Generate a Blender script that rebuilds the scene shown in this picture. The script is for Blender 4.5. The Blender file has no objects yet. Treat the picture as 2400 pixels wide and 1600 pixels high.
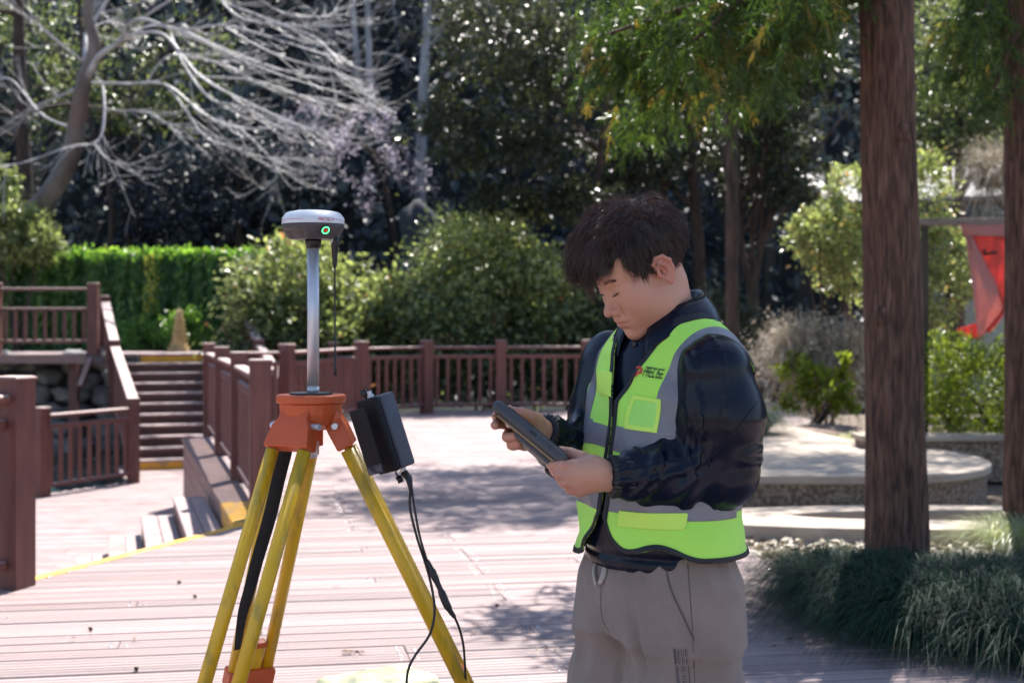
import bpy, bmesh, math, random
import numpy as np
from mathutils import Vector, Matrix

# ------------------------------------------------------------------ camera, sky, sun, exposure
scene = bpy.context.scene
F, CAMH, YH = 3333.0, 1.387, 751.5          # focal length in photo pixels, eye height, horizon row
cd = bpy.data.cameras.new('camera'); cam = bpy.data.objects.new('camera', cd)
scene.collection.objects.link(cam); scene.camera = cam
cam.location = (0, 0, CAMH); cam.rotation_euler = (math.radians(90), 0, 0)
cd.sensor_width = 36.0; cd.lens = 36.0 * F / 2400.0
cd.shift_y = (YH - 800.0) / 2400.0
cd.clip_start = 0.05; cd.clip_end = 800
cd.dof.use_dof = True; cd.dof.focus_distance = 3.1; cd.dof.aperture_fstop = 5.0

SUN_AZ, SUN_EL = math.radians(17), math.radians(57)     # right of straight ahead, above the horizon
world = bpy.data.worlds.new('World'); scene.world = world; world.use_nodes = True
wn = world.node_tree.nodes; wn.clear()
wo = wn.new('ShaderNodeOutputWorld'); bg = wn.new('ShaderNodeBackground'); sk = wn.new('ShaderNodeTexSky')
sk.sky_type = 'NISHITA'; sk.sun_disc = False; sk.sun_elevation = SUN_EL; sk.sun_rotation = SUN_AZ
sk.dust_density = 0.7; sk.ozone_density = 1.6
bg.inputs['Strength'].default_value = 0.088
world.node_tree.links.new(sk.outputs[0], bg.inputs[0]); world.node_tree.links.new(bg.outputs[0], wo.inputs[0])
sd = bpy.data.lights.new('sun', 'SUN'); sd.energy = 5.0; sd.angle = math.radians(0.53); sd.color = (1.0, 0.95, 0.88)
sun = bpy.data.objects.new('sun', sd); scene.collection.objects.link(sun)
sdir = Vector((math.sin(SUN_AZ) * math.cos(SUN_EL), math.cos(SUN_AZ) * math.cos(SUN_EL), math.sin(SUN_EL)))
sun.rotation_euler = sdir.to_track_quat('Z', 'Y').to_euler()
vs = scene.view_settings
vs.view_transform = 'Standard'; vs.look = 'None'; vs.gamma = 1.0; vs.exposure = 1.45; vs.use_curve_mapping = False
scene.cycles.use_denoising = True
scene.cycles.max_bounces = 5; scene.cycles.diffuse_bounces = 3; scene.cycles.glossy_bounces = 2; scene.cycles.transmission_bounces = 3; scene.cycles.transparent_max_bounces = 4
scene.cycles.adaptive_threshold = 0.02
scene.cycles.caustics_reflective = False; scene.cycles.caustics_refractive = False

# ------------------------------------------------------------------ helpers
C = scene.collection
R = random.Random(11)
def rng(s): return np.random.default_rng(s)
def at(px, py, d): return Vector(((px - 1200) / F * d, d, CAMH - (py - YH) / F * d))
def onz(px, py, z=0.0):
    d = (CAMH - z) * F / (py - YH); return at(px, py, d)

def tag(o, label=None, cat=None, group=None, kind=None):
    if label: o['label'] = label
    if cat: o['category'] = cat
    if group: o['group'] = group
    if kind: o['kind'] = kind
    return o
def empty(name, loc=(0, 0, 0), rz=0.0, label=None, cat=None, group=None):
    o = bpy.data.objects.new(name, None); o.empty_display_size = .1
    C.objects.link(o); o.location = loc; o.rotation_euler = (0, 0, rz)
    return tag(o, label, cat, group)
def link(name, me, parent=None, m=None, M=None):
    o = bpy.data.objects.new(name, me); C.objects.link(o)
    if m is not None and not me.materials: me.materials.append(m)
    if parent is not None:
        o.parent = parent
    if M is not None: o.matrix_local = M
    return o
def npmesh(name, V, Fc, smooth=False):
    """fast mesh from arrays; Fc (n,3) or (n,4)"""
    V = np.ascontiguousarray(V, dtype=np.float32); Fc = np.ascontiguousarray(Fc, dtype=np.int32)
    me = bpy.data.meshes.new(name); k = Fc.shape[1]
    me.vertices.add(len(V)); me.vertices.foreach_set('co', V.ravel())
    me.loops.add(Fc.size); me.loops.foreach_set('vertex_index', Fc.ravel())
    me.polygons.add(len(Fc))
    me.polygons.foreach_set('loop_start', np.arange(0, Fc.size, k, dtype=np.int32))
    me.polygons.foreach_set('loop_total', np.full(len(Fc), k, dtype=np.int32))
    me.update(calc_edges=True)
    if smooth: me.polygons.foreach_set('use_smooth', np.ones(len(Fc), dtype=bool))
    me.validate()
    return me
def pyobj(name, V, Fc, m, parent=None, smooth=False, bevel=0.0, loc=None, seg=2):
    me = bpy.data.meshes.new(name); me.from_pydata([tuple(v) for v in V], [], [tuple(f) for f in Fc]); me.update()
    if smooth:
        for p in me.polygons: p.use_smooth = True
    o = link(name, me, parent, m)
    if loc is not None: o.location = loc
    if bevel > 0:
        b = o.modifiers.new('bevel', 'BEVEL'); b.width = bevel; b.segments = seg; b.limit_method = 'ANGLE'; b.angle_limit = .6
    return o
class MB:
    """collects boxes, beams, tubes, lathes into one mesh"""
    def __init__(s): s.V = []; s.F = []
    def add(s, V, Fc):
        n = len(s.V); s.V += [Vector(v) for v in V]; s.F += [tuple(i + n for i in f) for f in Fc]; return s
    def box(s, c, size, M=None):
        hx, hy, hz = [k / 2 for k in size]
        V = [Vector((x * hx, y * hy, z * hz)) for x in (-1, 1) for y in (-1, 1) for z in (-1, 1)]
        if M is not None: V = [M @ v for v in V]
        V = [v + Vector(c) for v in V]
        return s.add(V, [(0, 1, 3, 2), (4, 6, 7, 5), (0, 4, 5, 1), (2, 3, 7, 6), (0, 2, 6, 4), (1, 5, 7, 3)])
    def beam(s, a, b, w, h, up=(0, 0, 1)):
        a, b = Vector(a), Vector(b); x = (b - a).normalized(); u = Vector(up)
        y = u.cross(x).normalized(); z = x.cross(y)
        M = Matrix((x, y, z)).transposed()
        return s.box((a + b) / 2, ((b - a).length, w, h), M)
    def tube(s, pts, rad, n=8, cap=True, flat=1.0):
        pts = [Vector(p) for p in pts]
        if not hasattr(rad, '__len__'): rad = [rad] * len(pts)
        V = []; Fc = []; prev = None
        for i, p in enumerate(pts):
            t = (pts[min(i + 1, len(pts) - 1)] - pts[max(i - 1, 0)]).normalized()
            if prev is None:
                a = Vector((0, 0, 1)) if abs(t.z) < .9 else Vector((1, 0, 0)); prev = (a - t * a.dot(t)).normalized()
            else: prev = (prev - t * prev.dot(t)).normalized()
            q = t.cross(prev)
            for k in range(n):
                an = 2 * math.pi * k / n
                V.append(p + (prev * math.cos(an) + q * math.sin(an) * flat) * rad[i])
        for i in range(len(pts) - 1):
            for k in range(n):
                Fc.append((i * n + k, i * n + (k + 1) % n, (i + 1) * n + (k + 1) % n, (i + 1) * n + k))
        if cap: Fc += [tuple(range(n - 1, -1, -1)), tuple((len(pts) - 1) * n + k for k in range(n))]
        return s.add(V, Fc)
    def lathe(s, prof, c=(0, 0, 0), n=32, M=None):
        V = []; Fc = []
        for r, z in prof:
            for k in range(n):
                v = Vector((r * math.cos(2 * math.pi * k / n), r * math.sin(2 * math.pi * k / n), z))
                V.append((M @ v if M is not None else v) + Vector(c))
        for i in range(len(prof) - 1):
            for k in range(n): Fc.append((i * n + k, i * n + (k + 1) % n, (i + 1) * n + (k + 1) % n, (i + 1) * n + k))
        Fc += [tuple(range(n - 1, -1, -1)), tuple((len(prof) - 1) * n + k for k in range(n))]
        return s.add(V, Fc)
    def prism(s, poly, z0, z1):
        n = len(poly)
        V = [(x, y, z0) for x, y in poly] + [(x, y, z1) for x, y in poly]
        return s.add(V, [tuple(range(n - 1, -1, -1)), tuple(range(n, 2 * n))] + [(i, (i + 1) % n, n + (i + 1) % n, n + i) for i in range(n)])
    def build(s, name, m, parent=None, smooth=False, bevel=0.0, seg=2):
        return pyobj(name, s.V, s.F, m, parent, smooth, bevel, seg=seg)

def nodes(name):
    m = bpy.data.materials.new(name); m.use_nodes = True; nt = m.node_tree; nt.nodes.clear()
    o = nt.nodes.new('ShaderNodeOutputMaterial'); p = nt.nodes.new('ShaderNodeBsdfPrincipled')
    nt.links.new(p.outputs[0], o.inputs[0])
    return m, nt, p, o
def c4(c): return (c[0], c[1], c[2], 1)
def pm(name, col, rough=.6, col2=None, scale=6.0, stretch=(1, 1, 1), bump=0.0, bscale=60.0, metal=0.0, spec=.5, coat=0.0,
       detail=4.0, objrand=0.0, contrast=(.35, .65), col3=None, scale3=2.0, sheen=0.0, bstretch=None, emit=None, rvar=0.0):
    """principled material with noise-mixed colours and noise relief, in object space"""
    m, nt, p, o = nodes(name); N, L = nt.nodes, nt.links
    p.inputs['Roughness'].default_value = rough; p.inputs['Metallic'].default_value = metal
    p.inputs['Specular IOR Level'].default_value = spec; p.inputs['Coat Weight'].default_value = coat
    p.inputs['Coat Roughness'].default_value = .15
    if sheen: p.inputs['Sheen Weight'].default_value = sheen
    p.inputs['Base Color'].default_value = c4(col)
    tc = N.new('ShaderNodeTexCoord'); mp = N.new('ShaderNodeMapping'); mp.inputs['Scale'].default_value = stretch
    L.new(tc.outputs['Object'], mp.inputs[0]); vec = mp.outputs[0]
    if objrand:
        oi = N.new('ShaderNodeObjectInfo'); cb = N.new('ShaderNodeMath'); cb.operation = 'MULTIPLY'; cb.inputs[1].default_value = 40
        L.new(oi.outputs['Random'], cb.inputs[0]); L.new(cb.outputs[0], mp.inputs['Location'])
    out = None
    if col2 is not None:
        n = N.new('ShaderNodeTexNoise'); n.inputs['Scale'].default_value = scale; n.inputs['Detail'].default_value = detail
        L.new(vec, n.inputs['Vector'])
        r = N.new('ShaderNodeValToRGB'); r.color_ramp.elements[0].position, r.color_ramp.elements[1].position = contrast
        r.color_ramp.elements[0].color = c4(col); r.color_ramp.elements[1].color = c4(col2)
        L.new(n.outputs[0], r.inputs[0]); out = r.outputs[0]
        if rvar:
            mr = N.new('ShaderNodeMapRange'); mr.inputs[3].default_value = rough - rvar; mr.inputs[4].default_value = rough + rvar
            L.new(n.outputs[0], mr.inputs[0]); L.new(mr.outputs[0], p.inputs['Roughness'])
    if col3 is not None:
        n3 = N.new('ShaderNodeTexNoise'); n3.inputs['Scale'].default_value = scale3; n3.inputs['Detail'].default_value = 6
        L.new(vec, n3.inputs['Vector'])
        r3 = N.new('ShaderNodeValToRGB'); r3.color_ramp.elements[0].position, r3.color_ramp.elements[1].position = .52, .68
        L.new(n3.outputs[0], r3.inputs[0])
        mx = N.new('ShaderNodeMix'); mx.data_type = 'RGBA'; L.new(r3.outputs[0], mx.inputs[0]); L.new(out, mx.inputs[6]); mx.inputs[7].default_value = c4(col3)
        out = mx.outputs[2]
    if objrand and out is not None:
        hs = N.new('ShaderNodeHueSaturation'); mr2 = N.new('ShaderNodeMapRange')
        mr2.inputs[3].default_value = 1 - objrand; mr2.inputs[4].default_value = 1 + objrand
        L.new(oi.outputs['Random'], mr2.inputs[0]); L.new(mr2.outputs[0], hs.inputs['Value']); L.new(out, hs.inputs['Color']); out = hs.outputs[0]
    if out is not None: L.new(out, p.inputs['Base Color'])
    if bump:
        b = N.new('ShaderNodeBump'); b.inputs['Strength'].default_value = bump; b.inputs['Distance'].default_value = .01
        nb = N.new('ShaderNodeTexNoise'); nb.inputs['Scale'].default_value = bscale; nb.inputs['Detail'].default_value = 5
        if bstretch:
            mp2 = N.new('ShaderNodeMapping'); mp2.inputs['Scale'].default_value = bstretch; L.new(tc.outputs['Object'], mp2.inputs[0]); L.new(mp2.outputs[0], nb.inputs['Vector'])
        else: L.new(vec, nb.inputs['Vector'])
        L.new(nb.outputs[0], b.inputs['Height']); L.new(b.outputs[0], p.inputs['Normal'])
    if emit: p.inputs['Emission Color'].default_value = c4(emit[0]); p.inputs['Emission Strength'].default_value = emit[1]
    return m
def leafmat(name, dark, light, tip=None, rough=.32, trans=.35, spec=.5, tcol=None):
    """leaf: tint attribute picks the colour, glossy face, light comes through"""
    m, nt, p, o = nodes(name); N, L = nt.nodes, nt.links
    a = N.new('ShaderNodeAttribute'); a.attribute_name = 'tint'
    r = N.new('ShaderNodeValToRGB'); e = r.color_ramp.elements
    e[0].color = c4(dark); e[1].color = c4(light); e[1].position = .85
    if tip is not None:
        k = e.new(.97); k.color = c4(tip)
    L.new(a.outputs['Fac'], r.inputs[0]); L.new(r.outputs[0], p.inputs['Base Color'])
    p.inputs['Roughness'].default_value = rough; p.inputs['Specular IOR Level'].default_value = spec
    t = N.new('ShaderNodeBsdfTranslucent'); g = N.new('ShaderNodeMix'); g.data_type = 'RGBA'; g.blend_type = 'MULTIPLY'; g.inputs[0].default_value = 1
    L.new(r.outputs[0], g.inputs[6]); g.inputs[7].default_value = c4(tcol or (1.9, 1.8, .8)); L.new(g.outputs[2], t.inputs[0])
    mx = N.new('ShaderNodeMixShader'); mx.inputs[0].default_value = trans
    L.new(p.outputs[0], mx.inputs[1]); L.new(t.outputs[0], mx.inputs[2]); L.new(mx.outputs[0], o.inputs[0])
    return m
def set_tint(me, t):
    a = me.attributes.new('tint', 'FLOAT', 'POINT'); a.data.foreach_set('value', np.ascontiguousarray(t, dtype=np.float32))
def unit(a): return a / (np.linalg.norm(a, axis=-1, keepdims=True) + 1e-9)
def leaves(name, P, D, Nn, size, width, tint, m, parent=None, g=None, kind=None):
    """one folded diamond per point: P base, D direction, Nn normal"""
    n = len(P); g = g or rng(5)
    D = unit(D); S = unit(np.cross(D, Nn)); U = np.cross(S, D)
    s = (size * g.uniform(.6, 1.3, n))[:, None]; w = s * width
    V = np.empty((n, 4, 3)); V[:, 0] = P; V[:, 1] = P + D * s * .45 + S * w * .5 + U * w * .18
    V[:, 2] = P + D * s - U * s * .12; V[:, 3] = P + D * s * .45 - S * w * .5 + U * w * .18
    b = np.arange(n)[:, None] * 4
    Fc = np.concatenate([b + np.array([[0, 1, 2]]), b + np.array([[0, 2, 3]])], 1).reshape(-1, 3)
    me = npmesh(name, V.reshape(-1, 3), Fc)
    set_tint(me, np.repeat(np.clip(tint, 0, 1), 4))
    o = link(name, me, parent, m)
    if kind: o['kind'] = kind
    return o
def blobs(g, bl, clump=.22, per=26, shell=.55):
    """leaf points clustered in ellipsoids bl = [(centre, radii, count)]; returns points and outward directions"""
    PP, DD = [], []
    for c, r, n in bl:
        nc = max(6, int(n / per)); c = np.array(c, float); r = np.array(r, float)
        q = unit(g.normal(size=(nc, 3))); rad = (shell + (1 - shell) * g.random(nc)) * (1 + .18 * np.sin(q[:, 0] * 7 + c[0]) * np.cos(q[:, 2] * 6 + c[2]))
        cc = c + q * rad[:, None] * r
        k = g.integers(0, nc, n); p = cc[k] + g.normal(size=(n, 3)) * clump * r.min() * (.6 + .8 * g.random((nc, 1)))[k]
        PP.append(p); DD.append(unit(q[k] + .6 * g.normal(size=(n, 3))))
    return np.concatenate(PP), np.concatenate(DD)
def ribbons(name, paths, width, tint, m, parent=None, taper=True, sidev=None):
    """paths (n,k,3) -> flat tapered strips"""
    n, k, _ = paths.shape
    T = unit(np.gradient(paths, axis=1)); s = sidev if sidev is not None else np.cross(T, np.array([0., 0., 1.]))
    S = unit(s + 1e-6); w = np.linspace(1, .08 if taper else 1, k)[None, :, None] * np.reshape(width, (-1, 1, 1)) * .5
    V = np.stack([paths - S * w, paths + S * w], 2).reshape(n, -1, 3)
    b = (np.arange(n) * 2 * k)[:, None, None]; i = (np.arange(k - 1) * 2)[None, :, None]
    Fc = (b + i + np.array([0, 1, 3, 2])[None, None, :]).reshape(-1, 4)
    me = npmesh(name, V.reshape(-1, 3), Fc, True); set_tint(me, np.repeat(tint, 2 * k))
    return link(name, me, parent, m)
def polyline(pts, n):
    """smooth path through points"""
    pts = np.array([tuple(p) for p in pts], float); t = np.linspace(0, len(pts) - 1, n); out = []
    for u in t:
        i = min(int(u), len(pts) - 2); f = u - i
        p0, p1, p2, p3 = pts[max(i - 1, 0)], pts[i], pts[i + 1], pts[min(i + 2, len(pts) - 1)]
        out.append(.5 * (2 * p1 + (p2 - p0) * f + (2 * p0 - 5 * p1 + 4 * p2 - p3) * f * f + (3 * p1 - p0 - 3 * p2 + p3) * f ** 3))
    return np.array(out)
# ------------------------------------------------------------------ materials of the setting
M = {}
M['plank'] = pm('deck wood', (.24, .165, .158), .55, (.40, .305, .298), 2.2, (1.2, 9, 4), .35, 30, objrand=.16, col3=(.26, .225, .24), scale3=1.2, bstretch=(2, 40, 10), spec=.35, rvar=.1)
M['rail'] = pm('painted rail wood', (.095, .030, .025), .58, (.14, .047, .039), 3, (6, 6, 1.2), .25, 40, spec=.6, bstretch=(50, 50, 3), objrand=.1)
# sunlight painted in: a paler colour mixed onto the upward faces of the rails
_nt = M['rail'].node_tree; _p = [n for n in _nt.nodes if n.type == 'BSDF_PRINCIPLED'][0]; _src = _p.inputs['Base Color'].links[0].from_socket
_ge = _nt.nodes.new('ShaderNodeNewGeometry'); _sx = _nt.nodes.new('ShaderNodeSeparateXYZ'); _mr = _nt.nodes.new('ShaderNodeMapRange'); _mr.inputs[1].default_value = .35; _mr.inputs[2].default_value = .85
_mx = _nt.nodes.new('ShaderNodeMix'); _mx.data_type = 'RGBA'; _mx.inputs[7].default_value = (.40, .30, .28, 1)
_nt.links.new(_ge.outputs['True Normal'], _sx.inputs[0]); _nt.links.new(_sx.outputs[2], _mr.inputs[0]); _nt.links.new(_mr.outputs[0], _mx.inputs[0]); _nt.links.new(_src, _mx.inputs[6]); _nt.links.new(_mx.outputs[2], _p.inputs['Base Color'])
M['fascia'] = pm('fascia wood', (.20, .12, .105), .6, (.29, .18, .16), 3, (2, 2, 10), .3, 40)
M['yellow'] = pm('yellow edge paint', (.80, .42, .03), .55, (.68, .35, .04), 4, (1, 1, 1), .2, 50, col3=(.42, .27, .14), scale3=7)
M['riser'] = pm('dark riser wood', (.075, .034, .028), .6, (.11, .052, .043), 3, (1, 1, 6), .2, 40)
M['soil'] = pm('soil', (.07, .05, .035), .95, (.16, .12, .085), 5, (1, 1, 1), .6, 22, col3=(.22, .17, .13), scale3=9)
M['litter'] = pm('hill floor', (.012, .016, .018), .95, (.030, .032, .030), 1.2, (1, 1, 1), .5, 3, spec=.03)
M['concrete'] = pm('weathered concrete', (.34, .275, .225), .85, (.44, .365, .30), 3, (1, 1, 1), .35, 35, col3=(.30, .25, .21), scale3=6)
M['pebble'] = pm('pebbledash wall', (.13, .085, .06), .9, (.33, .25, .19), 38, (1, 1, 1), .9, 40, contrast=(.40, .68), detail=3)
M['stone'] = pm('grey rock', (.10, .10, .105), .85, (.24, .235, .23), 5, (1, 1, 1), .7, 14, objrand=.25)
M['rock2'] = pm('cliff rock', (.030, .034, .042), .9, (.075, .080, .09), 1.4, (1, 1, 1), .7, 4)
M['water'] = pm('stream water', (.03, .06, .06), .08, spec=.6)
M['screw'] = pm('steel screw', (.75, .74, .72), .22, metal=1.0)

# ------------------------------------------------------------------ ground and hillside
def ground_h(x, y):
    hill = 31 * (1 - np.exp(-np.maximum(y - 31 - .12 * np.abs(x + 2), 0) / 21)) * (1 + .08 * np.sin(x * .21 + 1) + .04 * np.sin(x * .53 + y * .3))
    left = 1 / (1 + np.exp(-np.clip((.5 - x) * 6, -30, 30)))      # sunken court on the left
    back = 1 / (1 + np.exp(-np.clip((y - 23.0) * 2.0, -30, 30)))
    base = -.07 - 1.05 * left * (1 - back) - .15 * back
    return base + hill
gx = np.concatenate([np.linspace(-240, -14, 30), np.linspace(-13, 13, 105), np.linspace(14, 240, 30)])
gy = np.concatenate([np.linspace(-120, -3, 16), np.linspace(-2, 40, 105), np.linspace(41, 110, 40), np.linspace(115, 320, 12)])
X, Y = np.meshgrid(gx, gy); Z = ground_h(X, Y) + .02 * np.sin(X * 3.1) * np.cos(Y * 2.7)
nxg, nyg = len(gx), len(gy)
idx = np.arange(nxg * nyg).reshape(nyg, nxg)
Q = np.stack([idx[:-1, :-1], idx[:-1, 1:], idx[1:, 1:], idx[1:, :-1]], -1).reshape(-1, 4)
gm = npmesh('ground', np.stack([X, Y, Z], -1).reshape(-1, 3), Q, True)
g_o = link('ground', gm, None, M['soil']); g_o['kind'] = 'structure'
gm.materials.append(M['litter'])
cy = np.stack([X, Y], -1).reshape(-1, 2)[Q].mean(1)[:, 1]
gm.polygons.foreach_set('material_index', (cy > 23.5).astype(np.int32))

# ------------------------------------------------------------------ deck of planks
ALPHA = math.radians(10)
vx, ux = np.array([math.cos(ALPHA), math.sin(ALPHA)]), np.array([-math.sin(ALPHA), math.cos(ALPHA)])
def row_spans(poly, w):
    """where the plank row at offset w crosses the polygon, as pairs along the plank direction"""
    P = [(np.dot(p, vx), np.dot(p, ux)) for p in poly]; s = []
    for (a, b), (c, d) in zip(P, P[1:] + P[:1]):
        if (b - w) * (d - w) < 0: s.append(a + (c - a) * (w - b) / (d - b))
    s.sort(); return list(zip(s[0::2], s[1::2]))
def plank_mesh():
    b = bmesh.new(); bmesh.ops.create_cube(b, size=1.0)
    # two shallow grooves along the board
    V = []; Fc = []
    prof = [(-.5, -1), (-.5, -.2), (-.465, 0), (-.20, 0), (-.165, -.22), (-.13, 0), (.13, 0), (.165, -.22), (.20, 0), (.465, 0), (.5, -.2), (.5, -1)]
    for x in (-.5, .5):
        for y, z in prof: V.append((x, y, z))
    n = len(prof)
    for i in range(n - 1): Fc.append((i, i + 1, n + i + 1, n + i)[::-1])
    Fc += [tuple(range(n)), tuple(range(2 * n - 1, n - 1, -1))]
    b.free(); me = bpy.data.meshes.new('plank'); me.from_pydata(V, [], Fc); me.update(); me.materials.append(M['plank']); return me
PLANK = plank_mesh()
PV = np.array([v.co for v in PLANK.vertices]); PF = [tuple(p.vertices) for p in PLANK.polygons]
def lay_deck(name, poly, z, pitch, single, seed, parent):
    """boards row by row; those for which single(x, y) holds are objects of their own, the rest one mesh"""
    r = random.Random(seed); ws = [np.dot(p, ux) for p in poly]; w = min(ws) + pitch / 2; mb = MB(); k = 0; screws = MB(); row = 0
    while w < max(ws):
        for a, b in row_spans(poly, w):
            x = a; first = True
            while x < b - .02:
                ln = r.choice([1.8, 2.4, 2.4, 3.0]) if not first else r.choice([.9, 1.5, 2.1, 2.7])
                first = False
                e = min(math.floor((x + ln) / .6 + .5) * .6 if x + ln < b - .5 else b, b)
                if e <= x + .05: e = b
                c = vx * (x + e) / 2 + ux * w; dz = r.uniform(-.0025, .0015); L_ = e - x - .005
                Mx = Matrix.Translation((c[0], c[1], z + dz)) @ Matrix.Rotation(ALPHA + r.uniform(-.0008, .0008), 4, 'Z') @ Matrix.Diagonal((L_, pitch - r.uniform(.010, .020), .032, 1))
                if single(c[0], c[1]):
                    o = link('plank', PLANK, parent); o.matrix_local = Mx; k += 1
                    for ex in (x + .035, e - .035):
                        for sy in (-.25, .25):
                            if r.random() < .8:
                                q = vx * ex + ux * (w + sy * pitch); screws.lathe([(.0066, -.004), (.0062, .0010), (.0045, .0028), (.0018, .0038)], (q[0], q[1], z + dz), 8)
                else:
                    mb.add([Mx @ Vector(v) for v in PV], PF)
                x = e
        w += pitch; row += 1
    s = mb.build('planks', M['plank'], parent); s['kind'] = 'stuff'
    if screws.V:
        s2 = screws.build('screws', M['screw'], parent, True); s2['kind'] = 'stuff'
    return k
EC = np.array([-1.85, 9.68]); EF = np.array([-3.82, 16.66]); EU = (EF - EC) / np.linalg.norm(EF - EC); EV = np.array([-EU[1], EU[0]])   # court edge of the deck, EV points into the court
deck = empty('deck', label='pinkish brown grooved plank deck running to the far railing', cat='deck'); deck['kind'] = 'structure'
DECK = [(-1.85, 9.68), (-2.6, 7.62), (-3.5, 5.1), (-4.6, 2.0), (-4.6, -2), (4.8, -2), (4.8, 5.35), (2.2, 5.5), (1.5, 6.3), (1.45, 8.75), (1.0, 9.4), (1.0, 16.0),
        (4.2, 16.4), (4.2, 22.0), (-1.3, 22.0), (-2.3, 20.6), (-2.95, 18.0), (-3.75, 17.4), (-3.82, 16.66)]
def near_single(x, y):
    return 5.2 < y < 12.2 and abs(x) < .40 * y + .4 and not (x > .13 * y + .1 and y > 7.5)
n1 = lay_deck('deck', DECK, 0.0, .148, near_single, 3, deck)
LZ = -.77
court = empty('lower_deck', label='sunken plank deck at the foot of the stairs', cat='deck'); court['kind'] = 'structure'
COURT = [(-1.88, 9.72), (-2.63, 7.62), (-3.6, 4.9), (-9.5, 4.9), (-9.5, 14.8), (-5.95, 17.45), (-5.15, 19.05), (-5.9, 21.2), (-3.6, 22.0), (-3.95, 17.3), (-3.9, 16.66)]
lay_deck('lower_deck', COURT, LZ, .148, lambda x, y: False, 4, court)
# deck edges: fascia boards, rim cap and yellow edge paint
def flat_strip(a, b, w_in, w_out, z0, z1, name, m, parent, side):
    a, b = np.array(a), np.array(b); t = (b - a) / np.linalg.norm(b - a); n = np.array([-t[1], t[0]]) * side
    pl = [a + n * w_out, b + n * w_out, b - n * w_in, a - n * w_in]
    return MB().prism([tuple(q) for q in pl], z0, z1).build(name, m, parent, bevel=.006)
e1 = EC + EU * 3.3
flat_strip(EC + EU * 1.15, EC + EU * 7.25, .20, .05, -.03, .012, 'rim_board', M['fascia'], deck, 1)
flat_strip(EC, EC + EU * 1.145, .20, .05, -.03, .013, 'yellow_rim_board', M['yellow'], deck, 1)
for k in range(5):
    flat_strip(EC, EC + EU * 7.25, -.005, .03, -.155 * (k + 1) + .005, -.155 * k - .035 * (k == 0), 'fascia_board', M['yellow'] if False else M['fascia'], deck, 1)
flat_strip(EC - EU * .0 + EV * .001, EC + EU * 1.145, -.032, .042, -.15, -.03, 'yellow_fascia', M['yellow'], deck, 1)
BC, BF = np.array([-1.85, 9.68]), np.array([-2.60, 7.62])
flat_strip(BC, BF, .05, .012, -.05, .006, 'yellow_edge_board', M['yellow'], deck, -1)
for k in range(4): flat_strip(BC, np.array([-4.6, 2.0]), -.012, .035, -.2 * (k + 1), -.2 * k - .04, 'fascia_board', M['fascia'], deck, -1)

# short flight down from the deck into the court
st = empty('court_steps', (EC[0], EC[1], 0), label='short wooden flight descending left from the yellow deck edge', cat='steps')
def rel(p, z, o): return (p[0] - o[0], p[1] - o[1], z - o[2])
for i in range(4):
    z = -.154 * (i + 1); a = EC + EV * (.05 + .27 * i) - EU * .6; b = EC + EV * (.05 + .27 * i) + EU * 2.95
    for j in range(2):
        p0, p1 = a + EV * (.005 + .138 * j), b + EV * (.005 + .138 * j); q0, q1 = p0 + EV * .132, p1 + EV * .132
        MB().prism([rel(v, 0, (EC[0], EC[1], 0))[:2] for v in (p0, p1, q1, q0)][::-1], z - .032, z).build('tread_board', M['plank'], st, bevel=.004)
    r0, r1 = a + EV * .255, b + EV * .255
    MB().prism([rel(v, 0, (EC[0], EC[1], 0))[:2] for v in (r0, r1, r1 + EV * .012, r0 + EV * .012)][::-1], LZ, z - .034).build('riser_board', M['riser'], st)

# ------------------------------------------------------------------ stairs up to the ivy wall
TH = math.radians(20.4); SU = np.array([-math.sin(TH), math.cos(TH)]); SV = np.array([math.cos(TH), math.sin(TH)])
S0 = np.array([-5.06, 19.0])
stairs = empty('staircase', (S0[0], S0[1], LZ), label='wide wooden staircase with yellow first and last risers climbing to the ivy wall', cat='staircase')
RISE, TR, NT = .147, .29, 11
def sp(t, s, z): p = SU * t + SV * s; return (p[0], p[1], z)
for i in range(NT):
    t0 = 1.55 + TR * i; z0, z1 = RISE * i, RISE * (i + 1)
    col = M['yellow'] if i in (0, NT - 1) else M['riser']
    b = MB(); b.add([sp(t0, .06, z0), sp(t0, 2.15, z0), sp(t0 + .03, 2.15, z0), sp(t0 + .03, .06, z0), sp(t0, .06, z1 - .03), sp(t0, 2.15, z1 - .03), sp(t0 + .03, 2.15, z1 - .03), sp(t0 + .03, .06, z1 - .03)],
          [(0, 3, 2, 1), (4, 5, 6, 7), (0, 1, 5, 4), (1, 2, 6, 5), (2, 3, 7, 6), (3, 0, 4, 7)]); b.build('riser', col, stairs)
    b = MB(); e = TR + .005 if i < NT - 1 else 3.0
    b.add([sp(t0 - .03, .06, z1 - .036), sp(t0 - .03, 2.15, z1 - .036), sp(t0 + e, 2.15, z1 - .036), sp(t0 + e, .06, z1 - .036), sp(t0 - .03, .06, z1), sp(t0 - .03, 2.15, z1), sp(t0 + e, 2.15, z1), sp(t0 + e, .06, z1)],
          [(0, 3, 2, 1), (4, 5, 6, 7), (0, 1, 5, 4), (1, 2, 6, 5), (2, 3, 7, 6), (3, 0, 4, 7)]); b.build('tread', M['plank'], stairs, bevel=.016, seg=4)
UZ = LZ + RISE * NT
ptop = MB().prism([(-11, 22.05), (-6.75, 22.05), (-7.0, 23.2), (-7.2, 24.3), (-7.0, 26.2), (-11, 26.2)], UZ - .06, UZ - .004)
ptop.prism([(-4.5, 24.4), (-3.6, 24.6), (-3.8, 26.2), (-7, 26.2), (-7, 24.9)], UZ - .065, UZ - .008)
up = ptop.build('upper_platform', M['plank'], None); up['kind'] = 'structure'
pf = MB().beam((-11, 22.03, UZ - .05), (-6.6, 22.03, UZ - .05), .05, .14)
pf.build('fascia_board', M['fascia'], up)
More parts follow.
